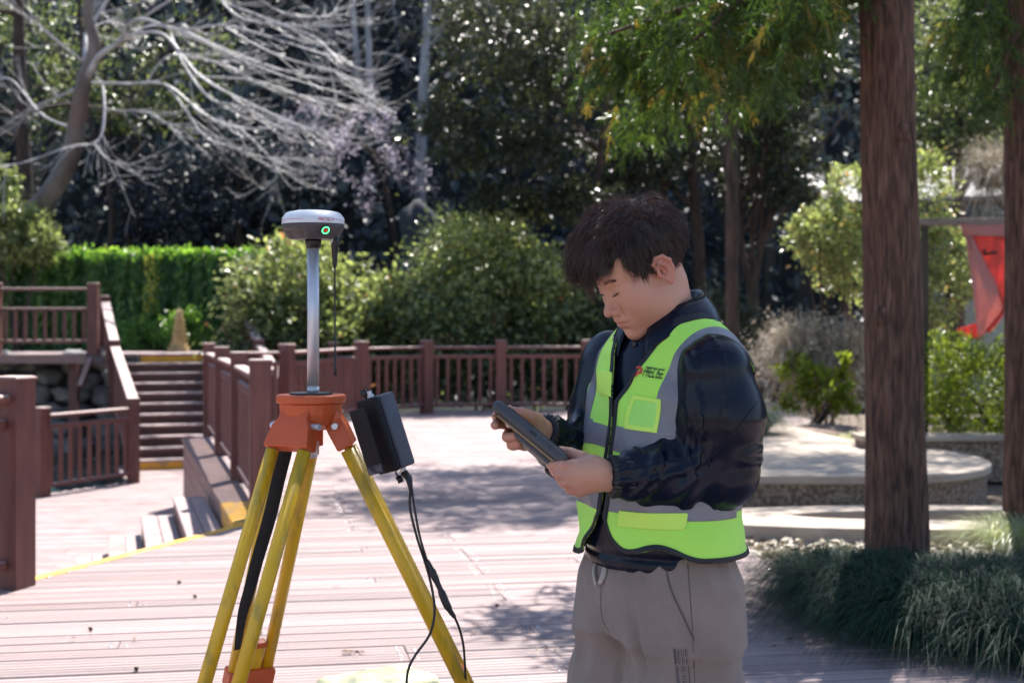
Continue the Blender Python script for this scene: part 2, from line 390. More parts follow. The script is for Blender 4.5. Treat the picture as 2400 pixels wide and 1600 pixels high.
for x in (-6.9, -8.4, -9.9): MB().beam((x, 22.4, -1.2), (x, 22.4, UZ - .07), .14, .14, (0, 1, 0)).build('support_post', M['rail'], up)
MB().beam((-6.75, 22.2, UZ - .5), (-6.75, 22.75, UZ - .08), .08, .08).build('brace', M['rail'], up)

# ------------------------------------------------------------------ railings
def box_mesh(name, sx, sy, sz, m, bev=.006):
    b = bmesh.new(); bmesh.ops.create_cube(b, size=1.0)
    for v in b.verts: v.co = Vector((v.co.x * sx, v.co.y * sy, (v.co.z + .5) * sz))
    bmesh.ops.bevel(b, geom=b.edges[:], offset=bev, segments=1, affect='EDGES')
    me = bpy.data.meshes.new(name); b.to_mesh(me); b.free(); me.materials.append(m); return me
def post_mesh(h, w):
    b = MB(); b.box((0, 0, h / 2 - .014), (w, w, h - .028)); b.lathe([((w + .014) * .707, h - .028), ((w + .014) * .707, h - .012), ((w + .002) * .707, h - .003), (w * .6, h)], (0, 0, 0), 4, Matrix.Rotation(math.pi / 4, 3, 'Z'))
    for s in (-1, 1): b.box((s * w * .3, -w / 2 - .002, h * .48), (w * .22, .006, h * .86)); b.box((-w / 2 - .002, s * w * .3, h * .48), (.006, w * .22, h * .86))
    me = bpy.data.meshes.new('post'); me.from_pydata([tuple(v) for v in b.V], [], b.F); me.update(); me.materials.append(M['rail']); return me
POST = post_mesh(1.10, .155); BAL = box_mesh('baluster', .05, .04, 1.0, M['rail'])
def railing(label, pts, posts=None, group=None, step=.148, top=(.985, .115, .045), second=(.85, .05, .06), low=(.125, .06, .05), height=1.10, pw=1.0):
    """posts at pts = [(x, y, z)], rails and balusters between"""
    o = empty('railing', pts[0], label=label, cat='railing', group=group); org = Vector(pts[0])
    P = [Vector(p) - org for p in pts]
    for i, p in enumerate(P):
        if posts is None or posts[i]:
            nb = P[min(i + 1, len(P) - 1)] - P[max(i - 1, 0)]
            q = link('post', POST, o); q.location = p; q.rotation_euler = (0, 0, math.atan2(nb.y, nb.x)); q.scale = (pw, pw, height / 1.10)
    for a, b in zip(P, P[1:]):
        d = (b - a); dh = Vector((d.x, d.y, 0)).normalized() * .075 * pw; dh.z = d.z * .075 * pw / max(.01, Vector((d.x, d.y, 0)).length)
        a2, b2 = a + dh, b - dh; ez = Vector((0, 0, 1))
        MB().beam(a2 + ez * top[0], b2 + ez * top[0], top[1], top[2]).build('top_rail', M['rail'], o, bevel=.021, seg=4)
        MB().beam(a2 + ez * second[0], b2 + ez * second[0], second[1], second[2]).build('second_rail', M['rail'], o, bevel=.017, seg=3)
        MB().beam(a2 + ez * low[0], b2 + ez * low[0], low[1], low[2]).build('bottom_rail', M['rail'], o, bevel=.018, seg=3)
        n = max(1, int((b2 - a2).length / step)); an = math.atan2(d.y, d.x)
        for k in range(n):
            p = a2.lerp(b2, (k + .5) / n); q = link('baluster', BAL, o)
            q.location = p + ez * (low[0] + low[2] / 2); q.rotation_euler = (0, 0, an); q.scale = (1, 1, second[0] - low[0] - second[2] / 2 - low[2] / 2)
    return o
railing('reddish brown railing with many balusters along the far end of the deck', [(-2.15, 20.3, 0), (-1.28, 21.3, 0), (-.168, 21.5, 0), (1.13, 21.5, 0), (2.45, 21.4, 0)])
railing('short reddish brown railing stepping back between the rim railing and the far railing', [(-3.46, 17.3, 0), (-2.81, 17.75, 0), (-2.22, 20.15, 0)], posts=[0, 1, 0])
railing('reddish brown railing running away along the striped deck rim right of the stairs', [(-1.76, 9.94, 0), (-2.36, 12.3, 0), (-3.0, 14.7, 0), (-3.64, 17.1, 0)], height=1.12, pw=.93)
railing('stub of railing behind the far deck corner', [(-2.85, 22.6, -.05), (-2.25, 20.55, 0)], posts=[1, 0])
railing('low railing with fat balusters in front of the rockery at the stair foot', [(-5.78, 17.47, LZ), (-5.06, 19.0, LZ)], step=.17, posts=[1, 0])
railing('nearest railing post and rails cut off by the left picture edge', [(-2.60, 7.42, 0), (-3.28, 5.55, 0), (-3.95, 3.7, 0)], pw=1.0, posts=[1, 1, 1])
railing('dark railing on the raised platform above the rockery', [(-8.02, 22.1, UZ), (-6.52, 22.15, UZ)], height=1.13, step=.14, top=(1.03, .09, .05), second=(.72, .05, .05), low=(.22, .05, .05))
def stair_rail(label, s):
    o = empty('stair_railing', tuple(S0) + (LZ,), label=label, cat='railing'); T = [(0.0, 1.13), (2.9, 1.87), (4.75, 2.57)]
    foot = lambda t: 0 if t < 1.5 else RISE * min(NT, int((t - 1.55) / TR) + 1)
    for t, zt in T:
        q = link('post', POST, o); q.location = sp(t, s, foot(t)); q.rotation_euler = (0, 0, TH); q.scale = (1, 1, (zt - foot(t)) / 1.10)
    for (t0, a), (t1, b) in zip(T, T[1:]):
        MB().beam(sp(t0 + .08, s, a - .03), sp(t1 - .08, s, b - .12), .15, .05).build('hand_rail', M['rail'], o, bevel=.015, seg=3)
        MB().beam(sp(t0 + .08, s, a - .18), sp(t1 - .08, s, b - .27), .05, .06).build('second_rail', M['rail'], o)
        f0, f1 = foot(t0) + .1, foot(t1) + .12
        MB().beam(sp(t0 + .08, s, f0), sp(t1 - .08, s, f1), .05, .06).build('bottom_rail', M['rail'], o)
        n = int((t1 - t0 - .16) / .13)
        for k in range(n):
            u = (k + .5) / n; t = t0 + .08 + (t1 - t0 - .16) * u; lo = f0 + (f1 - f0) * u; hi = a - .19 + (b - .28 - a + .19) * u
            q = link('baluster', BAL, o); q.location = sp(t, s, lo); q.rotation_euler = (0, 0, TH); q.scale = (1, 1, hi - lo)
    return o
stair_rail('sloping left stair railing with sunlit flat handrail', 0.0)
stair_rail('sloping right stair railing half hidden behind the deck railing', 2.2)

# ------------------------------------------------------------------ rockery and stream below the platform
def rock(name, c, r, seed, m, parent=None, sub=3):
    b = bmesh.new(); bmesh.ops.create_icosphere(b, subdivisions=sub, radius=1.0); g = rng(seed); ph = g.uniform(0, 6, 6); ax = unit(g.normal(size=(6, 3)))
    for v in b.verts:
        n = v.co.normalized(); k = 1.0
        for i in range(6): k += .11 * math.sin(3.0 * n.dot(Vector(ax[i])) * (1 + i * .35) + ph[i])
        pl = max(abs(n.x), abs(n.y), abs(n.z)); v.co = Vector((n.x * r[0], n.y * r[1], n.z * r[2])) * k * (.72 + .28 / max(pl, .6))
    me = bpy.data.meshes.new(name); b.to_mesh(me); b.free(); me.materials.append(m)
    for p in me.polygons: p.use_smooth = True
    o = link(name, me, parent); o.location = c; return o
rk = empty('rockery', (-7.0, 22.9, -1.0), label='dry stone rockery wall in shade below the platform', cat='rockery')
gr = rng(21)
for i in range(7):
    for j in range(9):
        c = (-3.8 + .52 * j + gr.uniform(-.12, .12) + .2 * (i % 2), .25 * (i / 6) + gr.uniform(-.08, .08), .1 + .27 * i + gr.uniform(-.04, .04))
        rock('stone', c, (gr.uniform(.19, .34), gr.uniform(.16, .24), gr.uniform(.12, .19)), 100 + i * 20 + j, M['stone'], rk, 2)
MB().box((-1.6, .55, .85), (5.0, .5, 1.9)).build('backing', M['rock2'], rk)
wt = MB().prism([(-9.2, 18.4), (-6.6, 18.6), (-5.9, 20.5), (-6.4, 22.6), (-9.5, 22.6)], -1.06, -1.02).build('stream_water', M['water']); wt['kind'] = 'structure'

# ------------------------------------------------------------------ right side: terrace, curb ring, hedge wall
def arc(cx, cy, rx, ry, a0, a1, n): return [(cx + rx * math.cos(math.radians(a0 + (a1 - a0) * i / (n - 1))), cy + ry * math.sin(math.radians(a0 + (a1 - a0) * i / (n - 1)))) for i in range(n)]
tp = [(.95, 10.55)] + arc(2.75, 11.95, 1.15, 1.42, -90, 60, 22) + [(3.0, 15.8), (.95, 15.8)]
terr = empty('stone_terrace', (2, 12, 0), label='low round ended concrete terrace with pebbly side behind the tree', cat='terrace')
tpl = [(x - 2, y - 12) for x, y in tp]
MB().prism(tpl, -.2, .175).build('side_wall', M['pebble'], terr)
def grow(poly, d):
    cx = sum(p[0] for p in poly) / len(poly); cy = sum(p[1] for p in poly) / len(poly)
    return [(x + d * (x - cx) / math.hypot(x - cx, y - cy), y + d * (y - cy) / math.hypot(x - cx, y - cy)) for x, y in poly]
MB().prism(grow(tpl, .04), .175, .245).build('top_slab', M['concrete'], terr, bevel=.015)
def ring(outer, inner, z0, z1, name, m, parent):
    n = len(outer); V = []
    for pl, z in ((outer, z0), (outer, z1), (inner, z1), (inner, z0)): V += [(x, y, z) for x, y in pl]
    Fc = [(k * n + i, k * n + (i + 1) % n, (k + 1) % 4 * n + (i + 1) % n, (k + 1) % 4 * n + i) for k in range(4) for i in range(n)]
    return pyobj(name, V, Fc, m, parent, bevel=.01)
cr = ring(arc(2.85, 9.66, 1.75, .60, 0, 352.5, 48), arc(3.2, 9.74, 1.28, .27, 0, 352.5, 48), -.1, .06, 'stone_curb', M['concrete'], None)
tag(cr, 'thin oval concrete curb ring on the ground before the terrace', 'curb')
hw = empty('hedge_wall', (4.4, 12.9, 0), label='low stone wall below the clipped hedge at the right edge', cat='wall')
MB().box((.55, 0, .13), (3.6, .34, .36)).build('wall_face', M['pebble'], hw)
MB().box((.55, 0, .335), (3.66, .42, .05)).build('coping', M['concrete'], hw, bevel=.01)
# ------------------------------------------------------------------ plants
L_gloss = leafmat('glossy evergreen leaf', (.014, .022, .016), (.078, .090, .050), rough=.25, trans=.34, tcol=(1.7, 1.7, .9))
L_hedge = leafmat('sunny hedge leaf', (.028, .048, .026), (.38, .42, .21), (.42, .18, .13), rough=.27, trans=.48, tcol=(1.5, 1.6, .85))
L_lime = leafmat('young lime leaf', (.05, .09, .015), (.20, .26, .04), rough=.35, trans=.5)
L_ivy = leafmat('ivy leaf', (.018, .075, .026), (.20, .37, .08), (.46, .46, .10), rough=.30, trans=.48)
L_wood = leafmat('far wood leaf', (.013, .021, .031), (.044, .059, .072), rough=.5, trans=.25, tcol=(1.2, 1.3, 1.1))  # blue of distant haze is put into these leaf colours
L_cedar = leafmat('cedar needle', (.010, .030, .009), (.085, .15, .028), (.22, .17, .045), rough=.33, trans=.42)
L_mondo = leafmat('mondo grass blade', (.005, .021, .013), (.026, .072, .040), rough=.55, trans=.22, spec=.22, tcol=(1.2, 1.5, 1.0))
L_pale = leafmat('pale tussock blade', (.07, .10, .05), (.34, .38, .24), rough=.4, trans=.35)
L_dry = leafmat('dry twig', (.26, .22, .175), (.52, .47, .39), rough=.6, trans=.15, tcol=(1.2, 1.1, .9))
L_blos = leafmat('pale blossom', (.42, .36, .46), (.72, .66, .74), rough=.6, trans=.4, tcol=(1, 1, 1.05))
M['bark_bare'] = pm('pale smooth bark', (.085, .062, .050), .6, (.21, .17, .15), 2.5, (1, 1, .5), .4, 14, col3=(.17, .075, .04), scale3=1.1, spec=.5)
M['bark_cedar'] = pm('cedar bark', (.028, .013, .009), .85, (.135, .066, .042), 8, (8, 8, .9), 1.0, 12, col3=(.17, .095, .068), scale3=5, bstretch=(6, 6, .8))
M['bark_dark'] = pm('dark bark', (.022, .015, .012), .85, (.075, .048, .036), 5, (4, 4, .8), .7, 12)
M['bark_twig'] = pm('silvery twig bark', (.27, .26, .262), .45, (.50, .49, .495), 5, (1, 1, 1), .2, 30, spec=.6)
M['bark_pale'] = pm('grey pale bark', (.16, .16, .17), .75, (.34, .34, .36), 3, (3, 3, .5), .4, 10)

def tint(g, n, lo=.1, hi=.8, top=.0): 
    t = g.uniform(lo, hi, n)
    if top: t = np.where(g.random(n) < top, 1.0, t)
    return t
def bush(name, label, cat, bl, size, m, seed, group=None, stems=5, lo=.05, hi=.85, top=0.0, width=.5, base=None, clump=.2, lum=None, shell=.55, per=26):
    g = rng(seed); P, D = blobs(g, bl, clump, shell=shell, per=per); b = base or (bl[0][0][0], bl[0][0][1], ground_h(bl[0][0][0], bl[0][0][1]))
    o = empty(name, b, label=label, cat=cat, group=group); P = P - np.array(b); keep = P[:, 2] > .02; P, D = P[keep], D[keep]
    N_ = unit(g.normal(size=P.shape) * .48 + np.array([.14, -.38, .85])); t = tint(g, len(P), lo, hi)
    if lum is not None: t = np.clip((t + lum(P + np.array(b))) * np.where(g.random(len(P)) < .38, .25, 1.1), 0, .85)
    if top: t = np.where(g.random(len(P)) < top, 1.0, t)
    leaves('crown', P, D, N_, size, width, t, m, o, g)
    mb = MB()
    for k in range(stems):
        c, r, _ = bl[g.integers(0, len(bl))]; e = np.array(c) - np.array(b) + g.normal(size=3) * .3 * np.array(r)
        s = np.array([g.normal() * .12, g.normal() * .12, -.1]); mid = s * .6 + e * .4 + g.normal(size=3) * .08
        mb.tube(polyline([s, mid, e], 7), np.linspace(.028, .008, 7), 6)
    mb.build('stem', M['bark_dark'], o, True)
    return o
def limb_tree(g, root, limbs, depth, r0, spread=.6, droop=0.0, length=1.0, kids=3, mb=None, ends=None, nseg=6, minr=.004):
    """recursive twigs: limbs = list of (start, dir, length, radius)"""
    for s, d, ln, r in limbs:
        pts = [s]; dd = d.copy()
        for k in range(nseg):
            dd = unit(dd + g.normal(size=3) * .16 + np.array([0, 0, -droop])); pts.append(pts[-1] + dd * ln / nseg)
        rad = np.linspace(r, max(minr, r * .45), nseg + 1); mb.tube(pts, rad, 5 if r < .03 else 8, cap=False)
        if ends is not None: ends += [(p, dd) for p in pts[2:]]
        if depth > 0:
            nk = kids; new = []
            for k in range(nk):
                i = g.integers(2, nseg + 1); nd = unit(dd + g.normal(size=3) * spread)
                new.append((np.array(pts[i]), nd, ln * g.uniform(.5, .75), max(minr, rad[i] * .6)))
            limb_tree(g, root, new, depth - 1, r0, spread, droop, length, kids, mb, ends, nseg, minr)
def V3(p): return np.array(tuple(p), float)

# hillside wood: one mass of dark foliage plus the trunks one can tell apart
g = rng(31); n = 90000
hx = g.uniform(-34, 34, n); hy = 28.5 + 50 * g.random(n) ** 1.35
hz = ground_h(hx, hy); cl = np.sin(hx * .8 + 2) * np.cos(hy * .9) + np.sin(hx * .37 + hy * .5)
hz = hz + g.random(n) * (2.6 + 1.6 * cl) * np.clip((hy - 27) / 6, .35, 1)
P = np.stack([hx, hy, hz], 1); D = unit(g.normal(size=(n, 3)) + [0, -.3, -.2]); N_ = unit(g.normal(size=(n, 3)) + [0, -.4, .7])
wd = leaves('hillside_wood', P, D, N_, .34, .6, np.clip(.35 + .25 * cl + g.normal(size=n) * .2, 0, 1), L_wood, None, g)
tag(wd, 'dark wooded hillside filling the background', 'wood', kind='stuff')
def far_trunk(label, pts, d, w, m, seed, twigs=10, foot=None, group=None):
    g = rng(seed); W = [at(x, y, d) for x, y in pts]; b = Vector((W[0].x, d, ground_h(W[0].x, d) - .2))
    path = polyline([b] + W, 14); o = empty('bare_tree', b, label=label, cat='tree', group=group); path = path - np.array(b)
    MB().tube(path, np.linspace(w * 1.15, w * .6, 14) / 2, 9, cap=False).build('trunk', m, o, True)
    mb = MB(); limbs = []
    for k in range(twigs):
        i = g.integers(6, 14); limbs.append((path[i], unit(np.array([g.normal(), g.normal() * .4, .5])), g.uniform(.9, 2.2), w * .16))
    for lb in limbs:
        mb = MB(); limb_tree(g, None, [lb], 2, w, .55, -.02, mb=mb, kids=3, minr=.008); mb.build('branch', m, o, True)
far_trunk('tall pale straight trunk left of the evergreen crown', [(985, 400), (992, 200), (1000, 60), (1003, -80)], 34, .27, M['bark_pale'], 1, 5)
far_trunk('slim grey leaning trunk left of the tall pale trunk', [(880, 420), (868, 200), (862, 60), (860, -80)], 36, .2, M['bark_pale'], 2, 6)
far_trunk('grey trunk above the blossom at the bare branch tips', [(850, 360), (838, 150), (828, 40), (822, -80)], 37, .2, M['bark_pale'], 3, 6)
far_trunk('forked pale sapling between the two grey trunks', [(930, 420), (935, 200), (932, 110), (915, -80)], 38, .12, M['bark_pale'], 4, 8)
far_trunk('dark straight trunk at the upper left corner', [(62, 520), (52, 300), (46, 120), (40, -80)], 30, .34, M['bark_dark'], 5, 6)
far_trunk('thin dark trunk behind the bare tree limbs', [(260, 470), (232, 360), (205, 250), (180, -60)], 33, .14, M['bark_dark'], 6, 4)
far_trunk('second thin dark trunk below the drooping bare boughs', [(300, 520), (275, 440), (262, 380), (240, 100)], 34, .14, M['bark_dark'], 7, 4)

# the big bare tree on the left: limbs through traced points, fine twigs sweeping right
def bare_tree():
    g = rng(8); d = 27.0; b = Vector((at(20, 600, d).x, d, .7))
    o = empty('bare_tree', b, label='big leafless tree with pale drooping boughs reaching right', cat='tree')
    def W(pts, dd=None): return polyline([at(x, y, d + (dd or 0) * (i / max(1, len(pts) - 1))) - b for i, (x, y) in enumerate(pts)], 5 * len(pts))
    tr = W([(5, 620), (45, 535), (112, 462), (162, 372), (182, 280), (196, 195), (222, 110), (206, 40), (214, -30)])
    mb = MB(); mb.tube(tr, np.linspace(.25, .085, len(tr)), 12, cap=False); mb.build('trunk', M['bark_bare'], o, True)
    mb = MB(); tw = MB()
    main = [([(200, 190), (235, 130), (285, 95), (290, 60)], .12, -1), ([(205, 190), (200, 110), (205, 60), (210, -40)], .11, 1),
            ([(285, 70), (330, 45), (420, 70), (520, 60), (640, 90), (760, 130)], .06, -2), ([(280, 90), (380, 80), (470, 180), (600, 250), (720, 300), (780, 290)], .05, -3),
            ([(210, 195), (300, 197), (390, 200), (480, 270), (560, 300), (700, 300), (760, 320)], .055, -1.5), ([(390, 200), (430, 250), (480, 320), (560, 350), (620, 370), (680, 370)], .04, -1),
            ([(400, 80), (430, 150), (490, 230), (560, 250), (640, 290), (700, 320)], .04, -2.5), ([(240, 200), (245, 260), (230, 330), (160, 345), (60, 380), (-20, 395)], .05, -2),
            ([(218, 335), (255, 375), (300, 385), (340, 375)], .03, -1.5), ([(245, 255), (290, 260), (345, 260), (390, 290), (450, 290)], .028, -1),
            ([(200, 150), (150, 110), (90, 60), (20, 10)], .05, -1), ([(195, 200), (120, 235), (60, 260), (-20, 320)], .05, 1), ([(170, 300), (100, 270), (30, 190), (-20, 180)], .04, 1),
            ([(215, 60), (260, -10), (330, -60)], .08, 0), ([(330, 45), (450, -20), (560, 20), (680, 60), (790, 60)], .045, -2), ([(480, -40), (560, 40), (660, 60), (740, 90), (800, 150)], .04, -3),
            ([(420, 70), (560, 130), (680, 170), (780, 190), (840, 180)], .04, -1), ([(470, 180), (600, 190), (720, 230), (800, 250)], .035, 0), ([(300, 90), (370, 60), (500, 110), (640, 170), (800, 220)], .04, 1.5),
            ([(560, 300), (610, 345), (650, 400), (620, 440), (600, 430)], .02, -1), ([(560, -40), (660, 30), (760, 40), (790, 20)], .03, 1), ([(520, 60), (650, 130), (790, 170), (850, 200)], .03, -2), ([(340, 200), (400, 130), (520, 150), (640, 210), (790, 235)], .03, .5)]
    for pts, r, dd in main:
        p = W(pts, dd); r = r * .62; mb.tube(p, np.linspace(r, max(.011, r * .3), len(p)), 7, cap=False)
        limbs = []
        for k in range(int(len(p) * (.52 if pts[-1][0] > 420 else .45))):
            i = g.integers(len(p) // 4, len(p)); t = unit(p[min(i + 1, len(p) - 1)] - p[i - 1])
            nd = unit(t + g.normal(size=3) * np.array([.3, .35, .35]) + np.array([.15, 0, -.12]))
            limbs.append((p[i], nd, g.uniform(.5, 1.35), max(.007, r * .24)))
        for s, nd, ln, rr in limbs:      # boughs sag, tips turn up
            q = [s]; v = nd.copy()
            for k in range(7):
                v = unit(v + np.array([.02, 0, -.10 + .045 * k]) + g.normal(size=3) * .07); q.append(q[-1] + v * ln / 7)
            tw.tube(q, np.linspace(rr, .005, 8), 5, cap=False)
            for k in range(2):
                i = g.integers(2, 7); v2 = unit(v + g.normal(size=3) * .4 + np.array([.1, 0, .15])); l2 = ln * g.uniform(.3, .55)
                qq = [q[i]]
                for j in range(4): v2 = unit(v2 + np.array([0, 0, .05]) + g.normal(size=3) * .1); qq.append(qq[-1] + v2 * l2 / 4)
                tw.tube(qq, np.linspace(rr * .6, .004, 5), 4, cap=False)
    mb.build('boughs', M['bark_twig'], o, True); tw.build('twigs', M['bark_twig'], o, True)
bare_tree()

# blossoming tree
def blossom():
    g = rng(9); d = 33; b = Vector((at(930, 700, d).x, d, ground_h(at(930, 700, d).x, d)))
    o = empty('blossom_tree', b, label='slender tree with pale lilac blossom against the dark hillside', cat='tree')
    mb = MB(); path = polyline([Vector((0, 0, -.2)), at(925, 560, d) - b, at(900, 430, d) - b, at(850, 330, d) - b, at(780, 270, d) - b], 14)
    mb.tube(path, np.linspace(.09, .03, 14), 7, cap=False); mb.build('trunk', M['bark_dark'], o, True)
    mb = MB(); ends = []; limbs = [(path[g.integers(6, 14)], unit(np.array([g.normal() - .2, g.normal() * .6, g.normal() * .5])), g.uniform(.7, 1.4), .02) for k in range(16)]
    limb_tree(g, None, limbs, 1, .02, .5, .02, mb=mb, ends=ends, kids=3, minr=.006); mb.build('branches', M['bark_dark'], o, True)
    E = np.array([e[0] for e in ends]); k = g.integers(0, len(E), 2600); P = E[k] + g.normal(size=(2600, 3)) * .09
    leaves('crown', P, g.normal(size=P.shape), g.normal(size=P.shape), .055, .9, tint(g, len(P)), L_blos, o, g)
blossom()
bo = rock('boulder', at(985, 500, 31.5), (.5, .5, .7), 77, M['rock2'], None, 4); bo.location.z = 2.6; tag(bo, 'grey rock outcrop in the wood beside the blossom', 'rock')
bo.scale = (1, 1, 1.6)

# glossy evergreen trees in the middle
def evergreen(label, stems, bl, seed, size=.105, d=25.0, m=None, lo=.05, hi=.8, w=.2):
    g = rng(seed); b = Vector((at(stems[0][0][0], 0, d).x, d, ground_h(at(stems[0][0][0], 0, d).x, d)))
    o = empty('evergreen_tree', b, label=label, cat='tree', group='glossy evergreens in the middle')
    for st in stems:
        mb = MB(); br = MB()
        q = [at(x, y, d) for x, y in st[:-1]]; ww = st[-1]; q = [Vector((q[0].x, d, b.z - .1))] + q
        p = polyline([v - b for v in q], 16); mb.tube(p, np.linspace(ww, ww * .5, 16), 9, cap=False)
        for k in range(7):
            c, r, _ = bl[g.integers(0, len(bl))]; e = np.array(c) - np.array(b) + g.normal(size=3) * np.array(r) * .5; s = p[g.integers(8, 16)]
            br.tube(polyline([s, s * .5 + e * .5 + [0, 0, .25], e], 8), np.linspace(ww * .35, .012, 8), 6, cap=False)
        mb.build('trunk', M['bark_dark'], o, True); br.build('branches', M['bark_dark'], o, True)
    P, D = blobs(g, [(c, r, int(k * .62)) for c, r, k in bl], .14, per=34, shell=.3); P = P - np.array(b); N_ = unit(g.normal(size=P.shape) * .45 + np.array([.14, -.38, .85]))
    leaves('crown', P, D, N_, size, .42, tint(g, len(P), lo, hi), m or L_gloss, o, g)
def B(px, py, d, rx, rz, n, ry=None): return (tuple(at(px, py, d)), (rx, ry or rx * .8, rz), n)
evergreen('broad evergreen with the leftmost low sweeping boughs', [[(1340, 800), (1370, 600), (1400, 420), (1420, 250), (1400, 100), .11]],
          [B(1160, 60, 25.5, 1.5, 1.3, 9000), B(1060, 300, 24.5, .75, .8, 3200), B(1230, 330, 24.3, 1.2, .55, 6000), B(1300, 160, 25, 1.3, 1.0, 7000), B(1180, 470, 24.2, .75, .35, 2600), B(1340, 470, 24.4, .9, .45, 3600), B(1060, 180, 26, .5, .5, 1100)], 41)
evergreen('tall evergreen standing right behind the head of the man', [[(1640, 800), (1638, 600), (1625, 430), (1610, 200), (1600, 20), .14], [(1600, 800), (1590, 620), (1565, 500), (1545, 400), .075]],
          [B(1500, 350, 26, 1.2, .8, 6500), B(1560, 120, 26.5, 1.7, 1.2, 9000), B(1650, 330, 27, 1.0, .8, 4500), B(1460, 430, 25.4, .7, .4, 2200)], 42, d=26)
evergreen('forked evergreen between the man and the cedar trunk', [[(1770, 800), (1768, 660), (1790, 560), (1815, 470), .10], [(1755, 800), (1758, 680), (1740, 590), (1728, 480), (1720, 250), .09], [(1765, 800), (1766, 660), (1762, 560), (1768, 480), .06]],
          [B(1810, 300, 25, 1.0, .9, 6000), B(1880, 430, 24.6, .75, .5, 3200), B(1760, 120, 25.6, 1.2, 1.0, 6000), B(1900, 140, 25, .8, .9, 4000), B(1730, 430, 25.5, .8, .45, 2600)], 43, d=25)
evergreen('leafy evergreen crown right of the cedar trunk', [[(2230, 760), (2240, 560), (2250, 350), (2240, 120), .12]],
          [B(2260, 80, 24, 1.2, 1.2, 6000), B(2220, 290, 23.5, .9, .8, 4500), B(2330, 260, 24, .8, .9, 3600), B(2180, 180, 24.5, .7, .9, 3000), B(2380, 60, 24, .7, 1.0, 2600)], 44, d=24.0, m=L_hedge, lo=.0, hi=.6)
evergreen('dim evergreen mass left of the receiver', [[(560, 700), (560, 480), (565, 330), .12]],
          [B(560, 420, 33, 1.5, 1.3, 4500), B(430, 470, 33, 1.3, 1.1, 3500), B(680, 480, 34, 1.3, 1.3, 3800), B(330, 440, 34, 1.2, 1.5, 3000)], 45, d=33, m=L_wood, size=.16)
evergreen('green crown glimpsed through the bare boughs at upper left', [[(330, 600), (320, 350), (310, 180), .1]],
          [B(330, 260, 34, 1.4, .8, 2600), B(160, 230, 34, 1.3, 1.0, 2600), B(420, 120, 36, 2.2, 1.4, 3000), B(120, 60, 36, 2.0, 1.4, 3000)], 46, d=34, m=L_hedge, size=.13, lo=.0, hi=.42)

# shrubs behind the far railing
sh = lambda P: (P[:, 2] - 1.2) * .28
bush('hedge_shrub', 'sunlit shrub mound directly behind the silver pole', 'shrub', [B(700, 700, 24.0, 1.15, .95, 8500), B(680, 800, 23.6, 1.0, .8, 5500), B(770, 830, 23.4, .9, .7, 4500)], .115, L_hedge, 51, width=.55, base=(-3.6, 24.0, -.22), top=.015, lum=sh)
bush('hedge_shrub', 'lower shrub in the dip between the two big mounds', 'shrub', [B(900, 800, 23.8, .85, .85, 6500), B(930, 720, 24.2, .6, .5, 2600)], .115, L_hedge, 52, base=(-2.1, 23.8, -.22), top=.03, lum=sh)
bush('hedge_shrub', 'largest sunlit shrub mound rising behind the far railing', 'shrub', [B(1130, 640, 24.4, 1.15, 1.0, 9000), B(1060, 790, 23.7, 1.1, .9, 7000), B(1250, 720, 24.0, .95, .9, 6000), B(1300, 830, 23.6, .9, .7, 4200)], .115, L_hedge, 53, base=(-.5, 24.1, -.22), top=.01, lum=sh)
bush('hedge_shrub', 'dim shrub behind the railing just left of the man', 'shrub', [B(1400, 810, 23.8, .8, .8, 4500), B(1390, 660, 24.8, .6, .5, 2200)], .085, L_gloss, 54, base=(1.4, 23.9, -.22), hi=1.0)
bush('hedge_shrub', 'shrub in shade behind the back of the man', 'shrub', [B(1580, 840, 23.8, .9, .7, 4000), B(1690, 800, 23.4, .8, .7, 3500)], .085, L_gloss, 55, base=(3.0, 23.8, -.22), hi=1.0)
bush('hedge_shrub', 'leafy bush at the left edge under the bare tree', 'shrub', [B(25, 545, 25.5, .6, .5, 3000), B(95, 570, 25.3, .4, .28, 1200), B(-30, 450, 25.8, .5, .7, 2000)], .115, L_hedge, 56, base=(-9.0, 25.6, .8))
# right side shrubs
bush('green_bush', 'bright bush just left of the cedar trunk', 'bush', [B(1945, 565, 18.5, .52, .40, 2600), B(1990, 470, 18.7, .32, .5, 1500), B(1905, 540, 18.2, .26, .28, 700), B(2010, 650, 18.6, .5, .4, 1500)], .075, L_hedge, 57, base=(4.05, 18.5, -.07), top=.0, lo=.2, hi=.95)
bush('green_bush', 'bright bush between the cedar trunk and the banner', 'bush', [B(2155, 470, 17, .42, .6, 2600), B(2235, 590, 16.6, .40, .36, 1500), B(2200, 680, 16.4, .45, .4, 1600), B(2150, 640, 16.8, .3, .5, 1200), B(2300, 650, 16.8, .35, .3, 800)], .07, L_hedge, 58, base=(4.95, 17, -.07), lo=.2, hi=.95)
bush('clipped_hedge', 'clipped yellow green hedge above the low wall at right', 'hedge', [((4.35, 13.25, .72), (.75, .38, .52), 9000), ((5.2, 13.3, .78), (.8, .38, .52), 8000), ((4.0, 13.3, .9), (.4, .35, .3), 2000)], .042, L_lime, 59, base=(4.5, 13.3, .0), lo=.1, hi=1.0, clump=.16)
bush('young_bush', 'small lime leaved bush beyond the terrace', 'bush', [B(1860, 900, 17.4, .28, .28, 500), B(1940, 920, 17.2, .45, .22, 700), B(1850, 850, 17.6, .12, .14, 90), B(1990, 900, 17, .16, .36, 240)], .085, L_lime, 60, base=(3.6, 17.4, -.07), lo=.4, hi=1.0, width=.6)
